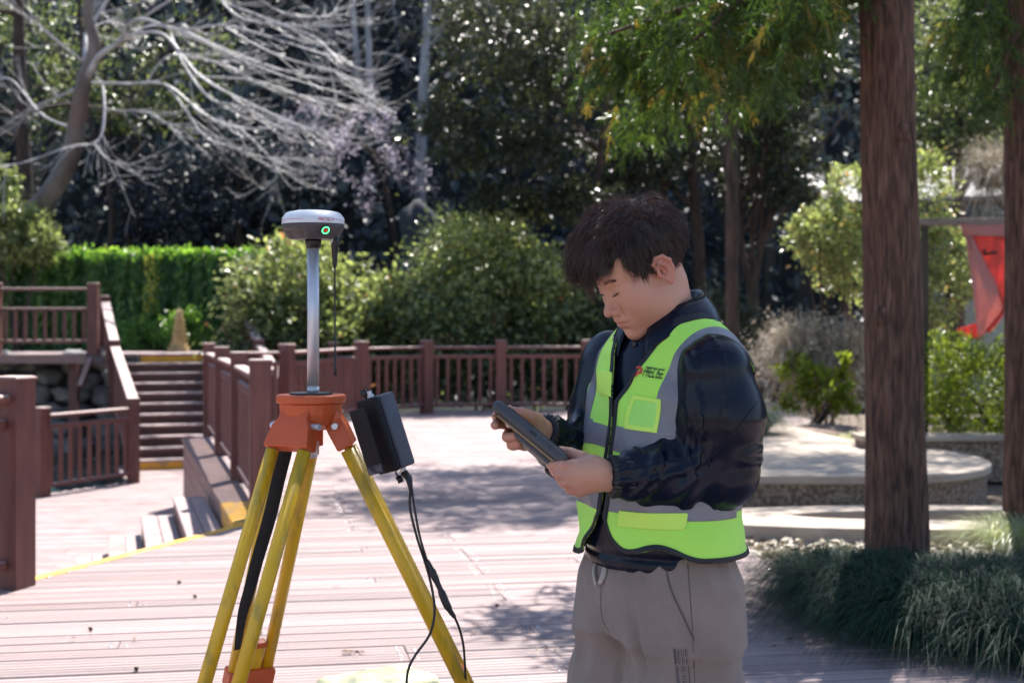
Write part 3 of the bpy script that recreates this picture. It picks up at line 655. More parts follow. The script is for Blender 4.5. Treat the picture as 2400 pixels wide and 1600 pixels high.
def twiggy(label, c, r, n, seed):
    g = rng(seed); b = np.array(c); o = empty('dry_shrub', c, label=label, cat='shrub')
    q = unit(g.normal(size=(n, 3)) * [1, 1, .8] + [0, 0, .9]); ln = g.uniform(.6, 1.0, n)[:, None] * np.array(r)
    t = np.linspace(0, 1, 6)[None, :, None]; s = g.normal(size=(n, 1, 3)) * [.12, .12, .02]
    path = s + q[:, None, :] * ln[:, None, :] * t + np.array([0, 0, -.35])[None, None, :] * t ** 3 * r[2] + np.cumsum(g.normal(size=(n, 6, 3)) * .02, 1)
    ribbons('twigs', path, np.full(n, .014), tint(g, n, 0, 1), L_dry, o)
    P = path[:, 2:, :].reshape(-1, 3); k = g.integers(0, len(P), n * 2); P = P[k] + g.normal(size=(n * 2, 3)) * .03
    leaves('crown', P, g.normal(size=P.shape), g.normal(size=P.shape), .045, .5, tint(g, len(P), .3, 1), L_dry, o, g)
twiggy('pale dry twiggy shrub behind the terrace', tuple(at(1880, 850, 18.0)), (.85, .7, 1.1), 2000, 61)
twiggy('second pale dry shrub close to the cedar trunk', tuple(at(1975, 850, 17.8)), (.6, .6, 1.0), 1200, 62)
twiggy('grey twig thicket above the pavilion roof', tuple(at(2330, 430, 21.5)), (1.1, .8, 1.2), 1100, 63)
mulch = rock('mulch_mound', (3.75, 16.7, -.05), (.75, .5, .2), 91, pm('brown mulch', (.16, .10, .08), .95, (.34, .24, .20), 22, bump=.9, bscale=40, detail=6), None, 4); tag(mulch, 'low reddish brown mulch mound behind the terrace', 'mound')

# ivy covered screen
iv = empty('ivy_screen', (-7.0, 26.3, UZ), label='wall of hanging green ivy at the top of the stairs', cat='ivy screen')
MB().box((0, .1, .88), (5.2, .12, 1.78)).build('panel', pm('green netting', (.012, .035, .016), .9, (.02, .055, .02), 9), iv)
MB().box((2.33, -.02, .86), (.09, .12, 1.72)).build('edge_post', M['bark_pale'], iv)
g = rng(71); n = 15000; x = g.uniform(-2.6, 2.3, n); stripe = .5 + .5 * np.sin(x * 17 + 2 * np.sin(x * 5)); z = 1.8 * g.random(n) ** (.7 + .5 * stripe)
P = np.stack([x + .03 * g.normal(size=n), -.02 - .16 * g.random(n) * (.4 + stripe), z], 1); D = unit(np.stack([g.normal(size=n) * .35, -.3 + .3 * g.normal(size=n), -1 + .2 * g.normal(size=n)], 1))
N_ = unit(np.stack([g.normal(size=n) * .5, -1 + .4 * g.normal(size=n), .5 + .4 * g.normal(size=n)], 1))
yel = np.exp(-((x - .35) / .16) ** 2) * (z > .7)
leaves('foliage', P, D, N_, .11, .6, np.clip(.12 + .5 * stripe * g.random(n) + .9 * yel * (g.random(n) < .6), 0, 1), L_ivy, iv, g)
n = 1500; P = np.stack([g.uniform(-2.6, 2.4, n), g.normal(size=n) * .08, 1.78 + .05 * g.normal(size=n)], 1)
leaves('top_fringe', P, g.normal(size=P.shape) + [0, -.2, .5], g.normal(size=P.shape) + [0, 0, 1], .09, .6, tint(g, n, .3, .9), L_ivy, iv, g)
bush('ivy_bush', 'rounded green bush at the foot of the ivy screen', 'bush', [((-5.9, 25.5, UZ + .38), (.45, .3, .4), 2200), ((-6.7, 25.7, UZ + .3), (.4, .25, .3), 1300)], .07, L_ivy, 72, base=(-6.0, 25.5, UZ), lo=.2, hi=.8)
pg = empty('stone_pagoda', (tuple(at(420, 800, 25.0))[0], 25.0, UZ), label='small tapering tan stone pagoda at the top of the stairs', cat='pagoda')
tan = pm('tan stone', (.42, .30, .13), .8, (.52, .40, .20), 8, bump=.4)
mb = MB(); mb.box((0, 0, .04), (.34, .34, .08)); mb.box((0, 0, .12), (.26, .26, .08)); mb.build('base', tan, pg, bevel=.01)
for k in range(7):
    w = .22 - .021 * k; MB().lathe([(w * .62, 0), (w * .56, .075)], (0, 0, .16 + .078 * k), 8).build('tier', tan, pg)
    MB().lathe([(w * .5, 0), (w * .78, .012), (w * .55, .02)], (0, 0, .228 + .078 * k), 8).build('eave', tan, pg)
MB().lathe([(.03, 0), (.035, .03), (.012, .07), (.002, .1)], (0, 0, .70), 8).build('finial', tan, pg)

# ------------------------------------------------------------------ cedars near the camera
def cedar(label, base, r0, hgt, lean, seed, sprays, crown_bl, knots=2):
    g = rng(seed); b = Vector(base); o = empty('cedar_tree', b, label=label, cat='tree')
    n = 40; k = 56; V = []; Fc = []
    for i in range(n):
        z = hgt * (i / (n - 1)) ** 1.35 - .05; f = 1 - .55 * z / hgt + .10 * math.exp(-max(z, 0) * 4.5)
        for j in range(k):
            a = 2 * math.pi * j / k; rr = r0 * f * (1 + .035 * math.sin(a * 9 + z * .7 + .6 * math.sin(z * 3)) + .024 * math.sin(a * 23 + 1.3 * z + math.sin(z * 5)) + .03 * math.sin(a * 3 + z * 2.1) + .02 * math.sin(z * 6.3 + 2 * a))
            V.append((rr * math.cos(a) + lean[0] * z, rr * math.sin(a) + lean[1] * z, z))
    for i in range(n - 1):
        for j in range(k): Fc.append((i * k + j, i * k + (j + 1) % k, (i + 1) * k + (j + 1) % k, (i + 1) * k + j))
    tr = pyobj('trunk', V, Fc, M['bark_cedar'] if r0 > .1 else M['bark_dark'], o, True)
    for q in range(knots):
        z = g.uniform(.5, 2.6); a = g.uniform(3.6, 5.8); c = Vector((r0 * .93 * math.cos(a) + lean[0] * z, r0 * .93 * math.sin(a) + lean[1] * z, z))
        rock('knot', c, (.036, .02, .05), 300 + q + seed, M['bark_cedar'], tr, 2)
    br = MB(); paths = []; wid = []; tn = []
    for pts, nsp, drp in sprays:      # a bough and the drooping needle sprays along it
        p = polyline([Vector(q) - b for q in pts], 14); br.tube(p, np.linspace(.028, .008, 14), 6, cap=False)
        for s in range(int(nsp * 1.7)):
            i = g.integers(3, 14); st = p[i] + g.normal(size=3) * .06
            v = unit(np.array([g.normal() * .7 - .15, g.normal() * .7, -.25 + .35 * g.normal()])); ln = g.uniform(.14, .28) * drp; q = [st]
            for j in range(6): v = unit(v + np.array([0, 0, -.2])); q.append(q[-1] + v * ln / 6)
            q = np.array(q); ns = 40; f = g.random(ns) * 5.9; ii = f.astype(int); ff = (f - ii)[:, None]
            s0 = q[ii] * (1 - ff) + q[np.minimum(ii + 1, 6)] * ff; tg = unit(q[np.minimum(ii + 1, 6)] - q[ii] + 1e-5)
            nd = unit(tg * .9 + g.normal(size=(ns, 3)) * .5 + [0, 0, -.15]); l2 = g.uniform(.035, .085, ns)[:, None] * (.7 + .3 * drp)
            paths.append(np.stack([s0, s0 + nd * l2 * .5, s0 + nd * l2 + [0, 0, -.008]], 1)); tn.append(np.clip(g.uniform(.05, .7, ns) + .2 * (s % 3 == 0), 0, .85) if g.random() > .06 else np.ones(ns))
    br.build('boughs', M['bark_cedar'], o, True)
    paths = np.concatenate(paths); tn = np.concatenate(tn); ribbons('needles', paths, g.uniform(.006, .011, len(paths)), tn, L_cedar, o, sidev=np.repeat(unit(g.normal(size=(len(paths), 1, 3))), 3, 1))
    P, D = blobs(g, crown_bl, .2, per=40, shell=.3); P = P - np.array(b)
    leaves('crown', P, D + [0, 0, -.6], g.normal(size=P.shape), .17, .16, tint(g, len(P)), L_cedar, o, g)
    return o
def bough(px0, py0, d0, px1, py1, d1, sag=40):
    return [at(px0, py0, d0), at((px0 + px1) / 2, (py0 + py1) / 2 - sag, (d0 + d1) / 2), at(px1, py1, d1)]
T1 = onz(2105, 1335); 
cedar('thick reddish cedar trunk standing in the dark grass bed', (T1.x, T1.y, 0), .165, 13.0, (-.021, 0), 81,
      [(bough(2000, -60, 7.9, 1420, 110, 8.4), 70, 1.1), (bough(2000, -160, 7.9, 1400, -10, 8.8), 70, 1.1), (bough(2000, -40, 7.9, 1500, 250, 8.6, 60), 70, 1.2), (bough(2000, -120, 7.9, 1620, 100, 7.4), 70, 1.3),
       (bough(2000, -90, 7.9, 1730, 170, 7.6), 60, 1.3), (bough(2000, -60, 7.9, 1860, 120, 8.6), 60, 1.2), (bough(2000, -200, 7.9, 1700, -20, 8.6), 70, 1.3), (bough(2000, -260, 7.9, 1560, -50, 7.8), 70, 1.3),
       (bough(1980, -30, 7.9, 1700, 260, 8.8, 50), 40, 1.0), (bough(2000, -40, 7.9, 1440, 170, 8.5), 90, 1.1), (bough(2000, -20, 7.9, 1400, 90, 8.2), 70, 1.0), (bough(2000, 0, 7.9, 1470, 290, 8.9, 70), 50, 1.1), (bough(2020, -120, 7.9, 1840, -20, 7.0), 60, 1.3)],
      [((T1.x - .9, T1.y - .7, 7.2), (2.1, 1.6, 1.3), 7000), ((T1.x - .3, T1.y - 1.3, 6.0), (1.5, 1.2, .9), 4000), ((T1.x, T1.y, 10.4), (1.5, 1.5, 2.2), 5000), ((T1.x + 1.0, T1.y + .2, 7.0), (1.3, 1.3, 1.3), 4500)])
T2 = onz(2402, 1270)
cedar('dark cedar trunk cut by the right picture edge', (T2.x + .02, T2.y, 0), .14, 12.0, (-.005, 0), 82,
      [(bough(2420, -80, 8.9, 2230, 90, 9.4), 50, 1.1), (bough(2420, -20, 8.9, 2250, 180, 9.2), 55, 1.1), (bough(2420, -120, 8.9, 2290, 60, 8.4), 50, 1.2), (bough(2420, 60, 8.9, 2330, 210, 8.7), 25, 1.0)],
      [((T2.x + .3, T2.y + 1.6, 7.0), (2.0, 1.7, 1.2), 8000), ((T2.x, T2.y, 10), (1.4, 1.4, 2.0), 4500)], 2)
cedar('slim dark cedar trunk between the man and the thick cedar', (2.72, 17.5, 0), .085, 13.0, (-.006, 0), 83,
      [(bough(1718, 60, 17.4, 1640, 230, 17.0), 40, 1.6), (bough(1718, 40, 17.4, 1820, 200, 17.0), 40, 1.6), (bough(1718, 0, 17.4, 1600, 120, 16.6), 40, 1.6), (bough(1718, -20, 17.4, 1860, 90, 17.6), 40, 1.6)],
      [((1.1, 16.6, 6.8), (1.9, 1.4, .7), 5500), ((.9, 14.4, 6.4), (1.4, 1.3, .6), 4500), ((2.7, 17.5, 6.2), (1.7, 1.6, .8), 3500), ((2.7, 17.5, 9.5), (1.4, 1.4, 1.6), 3500)], 0)

cedar('cedar beyond the right picture edge', (6.1, 15.4, 0), .13, 12.0, (0, 0), 84, [(bough(2560, -60, 15.4, 2440, 60, 14.8), 40, 1.6)],
      [((4.6, 14.8, 6.2), (1.9, 1.6, .9), 5000), ((3.4, 15.6, 7.4), (1.6, 1.3, .8), 3600), ((6.1, 15.4, 8), (1.6, 1.6, 2), 3500)], 0)

# ------------------------------------------------------------------ grass bed round the thick cedar
def tussock(g, n, c, spread, ln, width, out=.55):
    q = g.uniform(0, 2 * math.pi, n); rad = np.sqrt(g.random(n)) ; s = np.stack([np.cos(q) * rad * spread[0], np.sin(q) * rad * spread[1], np.zeros(n)], 1)
    dr = np.stack([np.cos(q), np.sin(q), np.zeros(n)], 1) + g.normal(size=(n, 3)) * [.5, .5, 0]
    L_ = ln * g.uniform(.78, 1.12, n)[:, None]; up = g.uniform(.55, 1.0, n)[:, None]; t = np.linspace(0, 1, 7)[None, :, None]
    path = s[:, None, :] + dr[:, None, :] * (L_ * (out * .5 + .6 * rad[:, None]))[:, None, :] * (t ** 1.3) + np.array([0, 0, 1.])[None, None, :] * (L_ * up)[:, None, :] * (1.75 * t - 1.35 * t ** 2.3 - .45 * t ** 4 * rad[:, None, None])
    path[:, :, 2] = np.maximum(path[:, :, 2], .01 + .02 * g.random((n, 1)))
    return path + np.array(c)[None, None, :]
g = rng(91); paths = []; 
for (x, y, rx, ry, n, ln) in [(1.9, 7.3, .3, .26, 1500, .30), (1.75, 6.75, .26, .28, 1500, .44), (2.05, 6.35, .34, .3, 1900, .46), (2.45, 6.15, .34, .3, 1900, .46), (2.85, 6.0, .34, .3, 1800, .46), (3.2, 6.3, .34, .34, 1600, .46), (2.75, 6.6, .4, .34, 1600, .46),
                              (2.3, 6.95, .3, .3, 1500, .34), (3.1, 7.0, .36, .36, 1400, .38), (2.5, 7.45, .36, .3, 1100, .24), (1.62, 7.15, .18, .2, 700, .40), (1.8, 6.15, .22, .2, 900, .42), (2.2, 5.88, .28, .2, 1200, .44), (2.6, 5.75, .28, .2, 1200, .44), (3.0, 5.65, .28, .2, 1200, .44), (1.62, 6.6, .16, .2, 700, .4)]:
    paths.append(tussock(g, int(n * 1.7), (x - (.04 if x < 2 else .02), y, 0), (rx, ry), ln, .005))
paths = np.concatenate(paths); gb = ribbons('grass_bed', paths, g.uniform(.005, .0095, len(paths)), np.clip(g.beta(2, 3, len(paths)), 0, 1), L_mondo)
tag(gb, 'dark green mondo grass bed around the thick cedar', 'grass', kind='stuff')
sb = MB().prism(arc(2.75, 6.9, 1.05, .85, 0, 345, 24), -.06, .03).build('bed_soil', M['soil']); sb['kind'] = 'structure'
def tuft(label, c, n, spread, ln, m, seed, lo=.1, hi=1.0, w=(.005, .009)):
    g = rng(seed); o = empty('grass_tuft', c, label=label, cat='grass tuft'); p = tussock(g, n, (0, 0, 0), spread, ln, .006); ribbons('blades', p, g.uniform(w[0], w[1], n), tint(g, n, lo, hi), m, o)
tuft('pale sunlit grass tuft behind the dark grass bed at right', (3.15, 8.3, 0), 2200, (.36, .3), .38, L_pale, 92)
tuft('small pale tuft at the right edge above the grass bed', (3.6, 8.6, 0), 1300, (.3, .3), .4, L_pale, 93)
tuft('round green grass tuft on the terrace beside the arm of the man', (2.45, 14.4, .245), 1500, (.14, .14), .42, L_mondo, 94, .3, 1.0)
tuft('sparse grass tuft beyond the terrace edge', (3.9, 16.2, -.02), 700, (.4, .2), .25, L_pale, 95)
# fallen leaves and stones near the curb
lit = rng(97); n = 900; P = np.stack([lit.uniform(1.3, 4.2, n), lit.uniform(8.5, 9.3, n), np.full(n, .0)], 1); P[:, 2] = -.045 + .03 * lit.random(n)
ll = leaves('leaf_litter', P, lit.normal(size=(n, 3)) * [1, 1, .2], lit.normal(size=(n, 3)) * .4 + [0, 0, 1], .08, .5, lit.random(n), L_dry, None, lit); tag(ll, 'scattered dry leaves along the curb', 'leaf litter', kind='stuff')
# ------------------------------------------------------------------ drawn lettering (stroke letters on curved faces)
GL = {'P': [[(0, 0), (.12, 1)], [(.18, 1), (.85, 1), (.8, .5), (.2, .5)]], 'R': [[(0, 0), (.12, 1)], [(.18, 1), (.85, 1), (.8, .5), (.25, .5)], [(.45, .45), (.75, 0)]],
      'E': [[(.1, 0), (.75, 0)], [(.1, .5), (.75, .5)], [(.15, 1), (.9, 1)], [(0, .05), (.06, .45)]], 'C': [[(.9, 1), (.2, 1), (.03, .5), (.1, 0), (.75, 0)]], 'I': [[(.3, 0), (.42, 1)]],
      'S': [[(.9, 1), (.2, 1), (.15, .5), (.75, .5), (.68, 0), (0, 0)]], 'X': [[(.05, 0), (.85, 1)], [(.15, 1), (.75, 0)]], ' ': []}
def stroke_text(txt, h, fmap, name, m, parent, w=.13, ls=1.12, sx=.72):
    V = []; Fc = []; x0 = 0.0
    for ch in txt:
        for st in GL[ch]:
            for (a, b), (c, d) in zip(st, st[1:]):
                p, q = np.array([a * sx, b]), np.array([c * sx, d]); t = (q - p) / (np.linalg.norm(q - p) + 1e-9); nn = np.array([-t[1], t[0]]) * w / 2
                p = p - t * w * .45; q = q + t * w * .45; n = len(V)
                K = 4
                for k in range(K + 1):
                    u = p + (q - p) * k / K
                    for sg in (1, -1): v = u + nn * sg; V.append(fmap((x0 + v[0]) * h, v[1] * h))
                for k in range(K): Fc.append((n + 2 * k, n + 2 * k + 1, n + 2 * k + 3, n + 2 * k + 2))
        x0 += (.5 if ch in 'I ' else .95) * sx * ls
    return pyobj(name, V, Fc, m, parent), x0 * h

# ------------------------------------------------------------------ survey tripod
M['t_yellow'] = pm('yellow fibreglass', (.80, .47, .010), .38, (.72, .41, .008), 5, (3, 3, 1), .12, 120, spec=.5, coat=.2, col3=(.45, .30, .03), scale3=8)
M['t_orange'] = pm('orange cast alloy', (.60, .105, .025), .42, (.54, .09, .02), 9, (1, 1, 1), .18, 160, spec=.5)
M['t_black'] = pm('black plastic', (.012, .012, .014), .45, (.02, .02, .023), 20, bump=.15, bscale=200)
M['t_strap'] = pm('black webbing', (.010, .010, .011), .8, (.02, .02, .02), 60, bump=.6, bscale=400)
M['alu'] = pm('brushed aluminium', (.56, .57, .62), .45, (.63, .64, .68), 4, (60, 60, .5), .05, 80, metal=.6)
M['g_white'] = pm('white radome', (.72, .74, .78), .35, (.78, .79, .82), 4, coat=.2)
M['g_dark'] = pm('dark receiver shell', (.055, .050, .055), .5, (.075, .068, .072), 30, bump=.12, bscale=300)
M['g_red'] = pm('red print', (.62, .03, .06), .5)
M['led'] = pm('green ring light', (.05, .6, .2), .4, emit=((.08, 1.0, .25), 1.6))
M['led_red'] = pm('red power mark', (.5, .03, .02), .4, emit=((1.0, .08, .03), .45))
M['box'] = pm('dark grey casing', (.007, .007, .010), .6, (.011, .011, .015), 14, bump=.2, bscale=260, spec=.25)
M['box2'] = pm('slate casing', (.050, .053, .075), .42, (.060, .063, .086), 14, bump=.2, bscale=260)
TC = Vector((at(729, 925, 3.5).x, 3.5, 1.205))
tri = empty('survey_tripod', (TC.x, TC.y, 0), label='yellow and orange survey tripod standing on the deck', cat='tripod')
def tz(z): return z
plate = MB().lathe([(.083, 1.186), (.085, 1.189), (.085, 1.203), (.082, 1.206)], (0, 0, 0), 40).build('head_plate', M['t_orange'], tri)
MB().lathe([(.053, 1.206), (.053, 1.2105)], (0, 0, 0), 36).build('base_pad', M['t_black'], plate)
hb = MB(); hb.lathe([(.045, 1.12), (.070, 1.135), (.076, 1.160), (.078, 1.1855)], (0, 0, 0), 24); hb.build('head_body', M['t_orange'], tri, bevel=.003)
MB().lathe([(.012, 1.05), (.02, 1.06), (.02, 1.09), (.013, 1.095), (.013, 1.13)], (0, 0, 0), 14).build('centre_screw', M['alu'], tri)
RF = .62; APEX = 1.150
for li, az in enumerate((0, 120, 240)):
    a = math.radians(az + 2); rd = Vector((math.cos(a), math.sin(a), 0)); tg = Vector((-math.sin(a), math.cos(a), 0))
    top = rd * .055 + Vector((0, 0, APEX)); foot = rd * RF; ax = (foot - top).normalized(); nn = tg.cross(ax).normalized()
    P = lambda u, s=0.0, n=0.0: top + ax * u + tg * s + nn * n
    leg = empty('leg', (0, 0, 0)); leg.parent = tri
    # hinge shoulder
    V = []; 
    for (u, hw, dn, up_) in [(-.03, .040, .018, .018), (.008, .043, .021, .023), (.026, .054, .022, .024), (.076, .065, .020, .021), (.080, .063, .018, .018)]:
        V += [P(u, -hw, -dn), P(u, hw, -dn), P(u, hw, up_), P(u, -hw, up_)]
    Fc = [(k * 4 + j, k * 4 + (j + 1) % 4, k * 4 + 4 + (j + 1) % 4, k * 4 + 4 + j) for k in range(4) for j in range(4)] + [(3, 2, 1, 0), (16, 17, 18, 19)]
    pyobj('shoulder', V, Fc, M['t_orange'], leg, bevel=.005)
    MB().tube([P(.02, -.072), P(.02, .072)], .0075, 12).build('hinge_pin', M['alu'], leg)
    for s in (-1, 1): MB().tube([P(.085, s * .047), P(.785, s * .047)], .0168, 18).build('upper_tube', M['t_yellow'], leg, True)
    # clamp block
    V = []
    for (u, hw, dn, up_) in [(.775, .060, .019, .019), (.78, .066, .022, .023), (.83, .066, .022, .023), (.835, .062, .019, .020)]:
        V += [P(u, -hw, -dn), P(u, hw, -dn), P(u, hw, up_), P(u, -hw, up_)]
    pyobj('clamp', V, [(k * 4 + j, k * 4 + (j + 1) % 4, k * 4 + 4 + (j + 1) % 4, k * 4 + 4 + j) for k in range(3) for j in range(4)] + [(3, 2, 1, 0), (12, 13, 14, 15)], M['t_orange'], leg, bevel=.004)
    MB().tube([P(.805, 0, -.022), P(.805, 0, -.05)], .018, 14).build('clamp_knob', M['t_orange'], leg)
    tl = (foot - top).length
    ext = MB().beam(P(.700), P(tl - .05), .052, .020, nn).build('lower_leg', M['t_yellow'], leg, bevel=.004)
    MB().beam(P(.690), P(.707), .056, .026, nn).build('leg_cap', M['t_orange'], ext, bevel=.003)
    MB().tube([P(tl - .06), P(tl - .045), P(tl - .01), P(tl + .012)], [.026, .026, .012, .003], 12).build('foot_tip', M['alu'], ext)
# strap
sp_ = [at(676, 1003, 3.47), at(668, 1060, 3.5), at(653, 1120, 3.52), at(632, 1210, 3.54), at(606, 1300, 3.56), at(586, 1375, 3.58), at(568, 1440, 3.62), at(556, 1520, 3.70)]
pth = polyline([p - Vector((TC.x, TC.y, 0)) for p in sp_], 24); wdt = np.interp(np.linspace(0, 1, 24), [0, .15, .5, .8, 1], [.034, .036, .036, .030, .016])
V = []; 
for i, p in enumerate(pth):
    s = Vector((math.cos(.3), math.sin(.3) * .5, .18)).normalized() * wdt[i] / 2; V += [Vector(p) - s, Vector(p) + s]
so = pyobj('strap', V, [(2 * i, 2 * i + 1, 2 * i + 3, 2 * i + 2) for i in range(23)], M['t_strap'], tri, True); mo = so.modifiers.new('thick', 'SOLIDIFY'); mo.thickness = .003
bk = MB(); q = at(562, 1560, 3.86) - Vector((TC.x, TC.y, 0)); bk.beam(q + Vector((0, 0, .03)), q - Vector((0, 0, .025)), .016, .007, (0, 1, 0)); bk.tube([q + Vector((-.012, -.006, .01)), q + Vector((.012, -.006, .012))], .004, 8); bk.tube([q + Vector((-.011, -.006, -.022)), q + Vector((.011, -.006, -.02))], .0045, 8)
bk.build('strap_buckle', M['t_black'], tri, bevel=.002)

# ------------------------------------------------------------------ satellite receiver on its pole
RZ = at(734, 526.5, 3.5).z; RX = at(734, 526, 3.5).x
rcv = empty('satellite_receiver', (RX, 3.5, 1.2105), label='white and dark grey round satellite receiver on a silver pole above the tripod', cat='receiver')
zr = RZ - 1.2105
pole = MB().tube([(0, 0, .0), (0, 0, .014)], .0152, 28).tube([(0, 0, .0165), (0, 0, zr - .055)], .0147, 28).tube([(0, 0, .013), (0, 0, .018)], .0135, 24).build('pole', M['alu'], rcv, True)
pole.data.polygons.foreach_set('use_smooth', [len(p.vertices) == 4 for p in pole.data.polygons])
MB().lathe([(.0165, zr - .058), (.0195, zr - .045), (.0205, zr - .034)], (0, 0, 0), 28).build('collar', M['t_black'], rcv, True)
# lower shell: round with two recessed bays
def shell(prof, n=96, bay=None):
    V = []; Fc = []
    for r, z in prof:
        for k in range(n):
            a = 2 * math.pi * k / n; rr = r
            if bay: rr = bay(a, r, z)
            V.append((rr * math.cos(a), rr * math.sin(a), z + zr))
    m_ = len(prof)
    for i in range(m_ - 1):
        for k in range(n): Fc.append((i * n + k, i * n + (k + 1) % n, (i + 1) * n + (k + 1) % n, (i + 1) * n + k))
    Fc += [tuple(range(n - 1, -1, -1)), tuple((m_ - 1) * n + k for k in range(n))]
    return V, Fc
def sstep(x, a, b): t = min(1, max(0, (x - a) / (b - a))); return t * t * (3 - 2 * t)
def bay(a, r, z):
    d = 0
    for c in (math.radians(232), math.radians(52)):
        da = abs((a - c + math.pi) % (2 * math.pi) - math.pi); d = max(d, sstep(-da, -.50, -.40) * sstep(-z, .0145, .0165))
    return r * (1 - .17 * d)
V, Fc = shell([(.050, -.0365), (.0585, -.0360), (.0605, -.0335), (.0665, -.024), (.0715, -.0175), (.0720, -.0165), (.0728, -.0145), (.0752, -.010), (.0765, -.004), (.0766, 0)], 96, bay)
lo_ = pyobj('lower_shell', V, Fc, M['g_dark'], rcv, True)
V, Fc = shell([(.0766, .0006), (.0768, .002), (.0762, .0150), (.0745, .0175), (.0668, .0275), (.062, .030), (.045, .0335), (.02, .0352), (.001, .0355)])
hi_ = pyobj('radome', V, Fc, M['g_white'], rcv, True)
def onband(ang0, r=.0771):     # angle measured from the side facing the camera, to the right
    def f(x, y): a = -math.pi / 2 + ang0 + x / r; return (r * math.cos(a), r * math.sin(a), zr + .0055 + y)
    return f
stroke_text('PRECISE X', .0066, onband(math.asin((756 - 734) * 1.05e-3 / .0766)), 'red_lettering', M['g_red'], hi_, w=.15)
for a0, a1 in ((-1.25, -.18), (.78, 1.3)):
    f = onband(0, .07705); n = 20; V = []
    for k in range(n + 1):
        x = (a0 + (a1 - a0) * k / n) * .07705; V += [f(x, .0035), f(x, .0043)]
    pyobj('red_line', V, [(2 * k, 2 * k + 1, 2 * k + 3, 2 * k + 2) for k in range(n)], M['g_red'], hi_)
# ring light and power mark on the front of the shell
ba = -math.pi / 2 + math.asin((768 - 734) * 1.05e-3 / .07); bn = Vector((math.cos(ba), math.sin(ba), -.55)).normalized(); bc = Vector((math.cos(ba) * .0745, math.sin(ba) * .0745, zr - .0165)) ; bx = Vector((-math.sin(ba), math.cos(ba), 0)); by = bn.cross(bx)
def annulus(r0, r1, off, name, m):
    n = 32; V = []
    for k in range(n):
        for r in (r0, r1): V.append(bc + bn * off + (bx * math.cos(2 * math.pi * k / n) + by * math.sin(2 * math.pi * k / n)) * r)
    return pyobj(name, V, [(2 * k, (2 * k + 2) % (2 * n), (2 * k + 3) % (2 * n), 2 * k + 1) for k in range(n)], m, lo_)
M_ = Matrix((bx, by, bn)).transposed()
MB().lathe([(.0105, -.012), (.0112, .0), (.0112, .0022), (.0102, .0028)], bc, 28, M_).build('button_bezel', M['t_black'], lo_, True)
annulus(.0074, .0098, .0034, 'ring_light', M['led']); annulus(.0026, .0038, .0036, 'power_mark', M['led_red'])
MB().lathe([(.0062, .0027), (.0062, .0031)], bc, 20, M_).build('button_face', pm('dark red button', (.10, .018, .014), .4), lo_)
# whip antenna hanging on the right
ax_ = .0525; ay_ = -.012
an = MB(); an.tube([(ax_ - .002, ay_, zr - .028), (ax_, ay_, zr - .05)], .008, 14).build('antenna_socket', M['alu'], rcv, True)
W = lambda py: at(0, py, 3.488).z - 1.2105
MB().tube([(ax_ + .004, ay_, W(545)), (ax_ + .0045, ay_, W(562)), (ax_ + .004, ay_, W(573)), (ax_ + .002, ay_, W(578)), (ax_ + .002, ay_, W(600)), (ax_ + .002, ay_, W(624)), (ax_ + .002, ay_, W(630)), (ax_ + .003, ay_, W(860)), (ax_ + .003, ay_, W(862)), (ax_ + .003, ay_, W(880))],
           [.004, .0095, .0115, .0085, .0072, .0052, .0022, .0021, .0036, .0036], 14).build('whip_antenna', M['t_black'], rcv, True)

# ------------------------------------------------------------------ radio box hung on the right leg
bo_c = [at(838, 937, 3.42), at(921, 913, 3.42), at(975, 1091, 3.42), at(895, 1111, 3.42)]
ctr = sum(bo_c, Vector()) / 4; upv = ((bo_c[0] + bo_c[1]) / 2 - (bo_c[2] + bo_c[3]) / 2).normalized(); rtv = (bo_c[1] - bo_c[0]); rtv = (rtv - upv * rtv.dot(upv)).normalized()
yw = math.radians(-38); fr = rtv.cross(upv).normalized() * -1            # away from the camera
xx = rtv * math.cos(yw) + fr * math.sin(yw); yy = -rtv * math.sin(yw) + fr * math.cos(yw)     # front face turned towards the left
RB = Matrix((xx, yy, upv)).transposed().to_4x4(); RB.translation = ctr + fr * .01
rad = bpy.data.objects.new('radio_box', None); C.objects.link(rad); rad.matrix_world = RB; tag(rad, 'dark grey battery radio box hanging on the right tripod leg', 'radio')
def rbox(name, c, s, r, m, parent, seg=5):
    """box with its vertical and front edges rounded"""
    b = bmesh.new(); bmesh.ops.create_cube(b, size=1.0)
    for v in b.verts: v.co = Vector((v.co.x * s[0], v.co.y * s[1], v.co.z * s[2]))
    bmesh.ops.bevel(b, geom=b.edges[:], offset=r, segments=seg, affect='EDGES', profile=.5)
    me = bpy.data.meshes.new(name); b.to_mesh(me); b.free(); me.materials.append(m)
    for p in me.polygons: p.use_smooth = True
    o = link(name, me, parent); o.location = c; return o
BW, BD, BH = .066, .058, .183
rbox('body', (0, .004, 0), (BW, BD - .008, BH), .006, M['box2'], rad)
fc_ = rbox('front_cover', (-.001, -BD / 2 - .004, 0), (BW + .002, .018, BH + .002), .008, M['box'], rad)
rbox('cover_panel', (0, -BD / 2 - .0135, -.004), (BW - .014, .004, BH - .024), .0018, M['box'], fc_, 3)
rbox('label_window', (0, -BD / 2 - .0156, -.073), (BW - .016, .0022, .022), .001, pm('smoked window', (.02, .035, .06), .15), fc_, 2)
for zz in (-.03, .03, .0): MB().box((.0312, .004, zz), (.0012, BD - .014, .0012)).build('seam', M['box'], rad)
rbox('latch', (-BW / 2 - .004, -.02, .045), (.008, .018, .02), .002, M['alu'], rad, 2)
rbox('bracket', (-BW / 2 - .008, .014, .03), (.018, .02, .05), .003, M['t_black'], rad, 2)
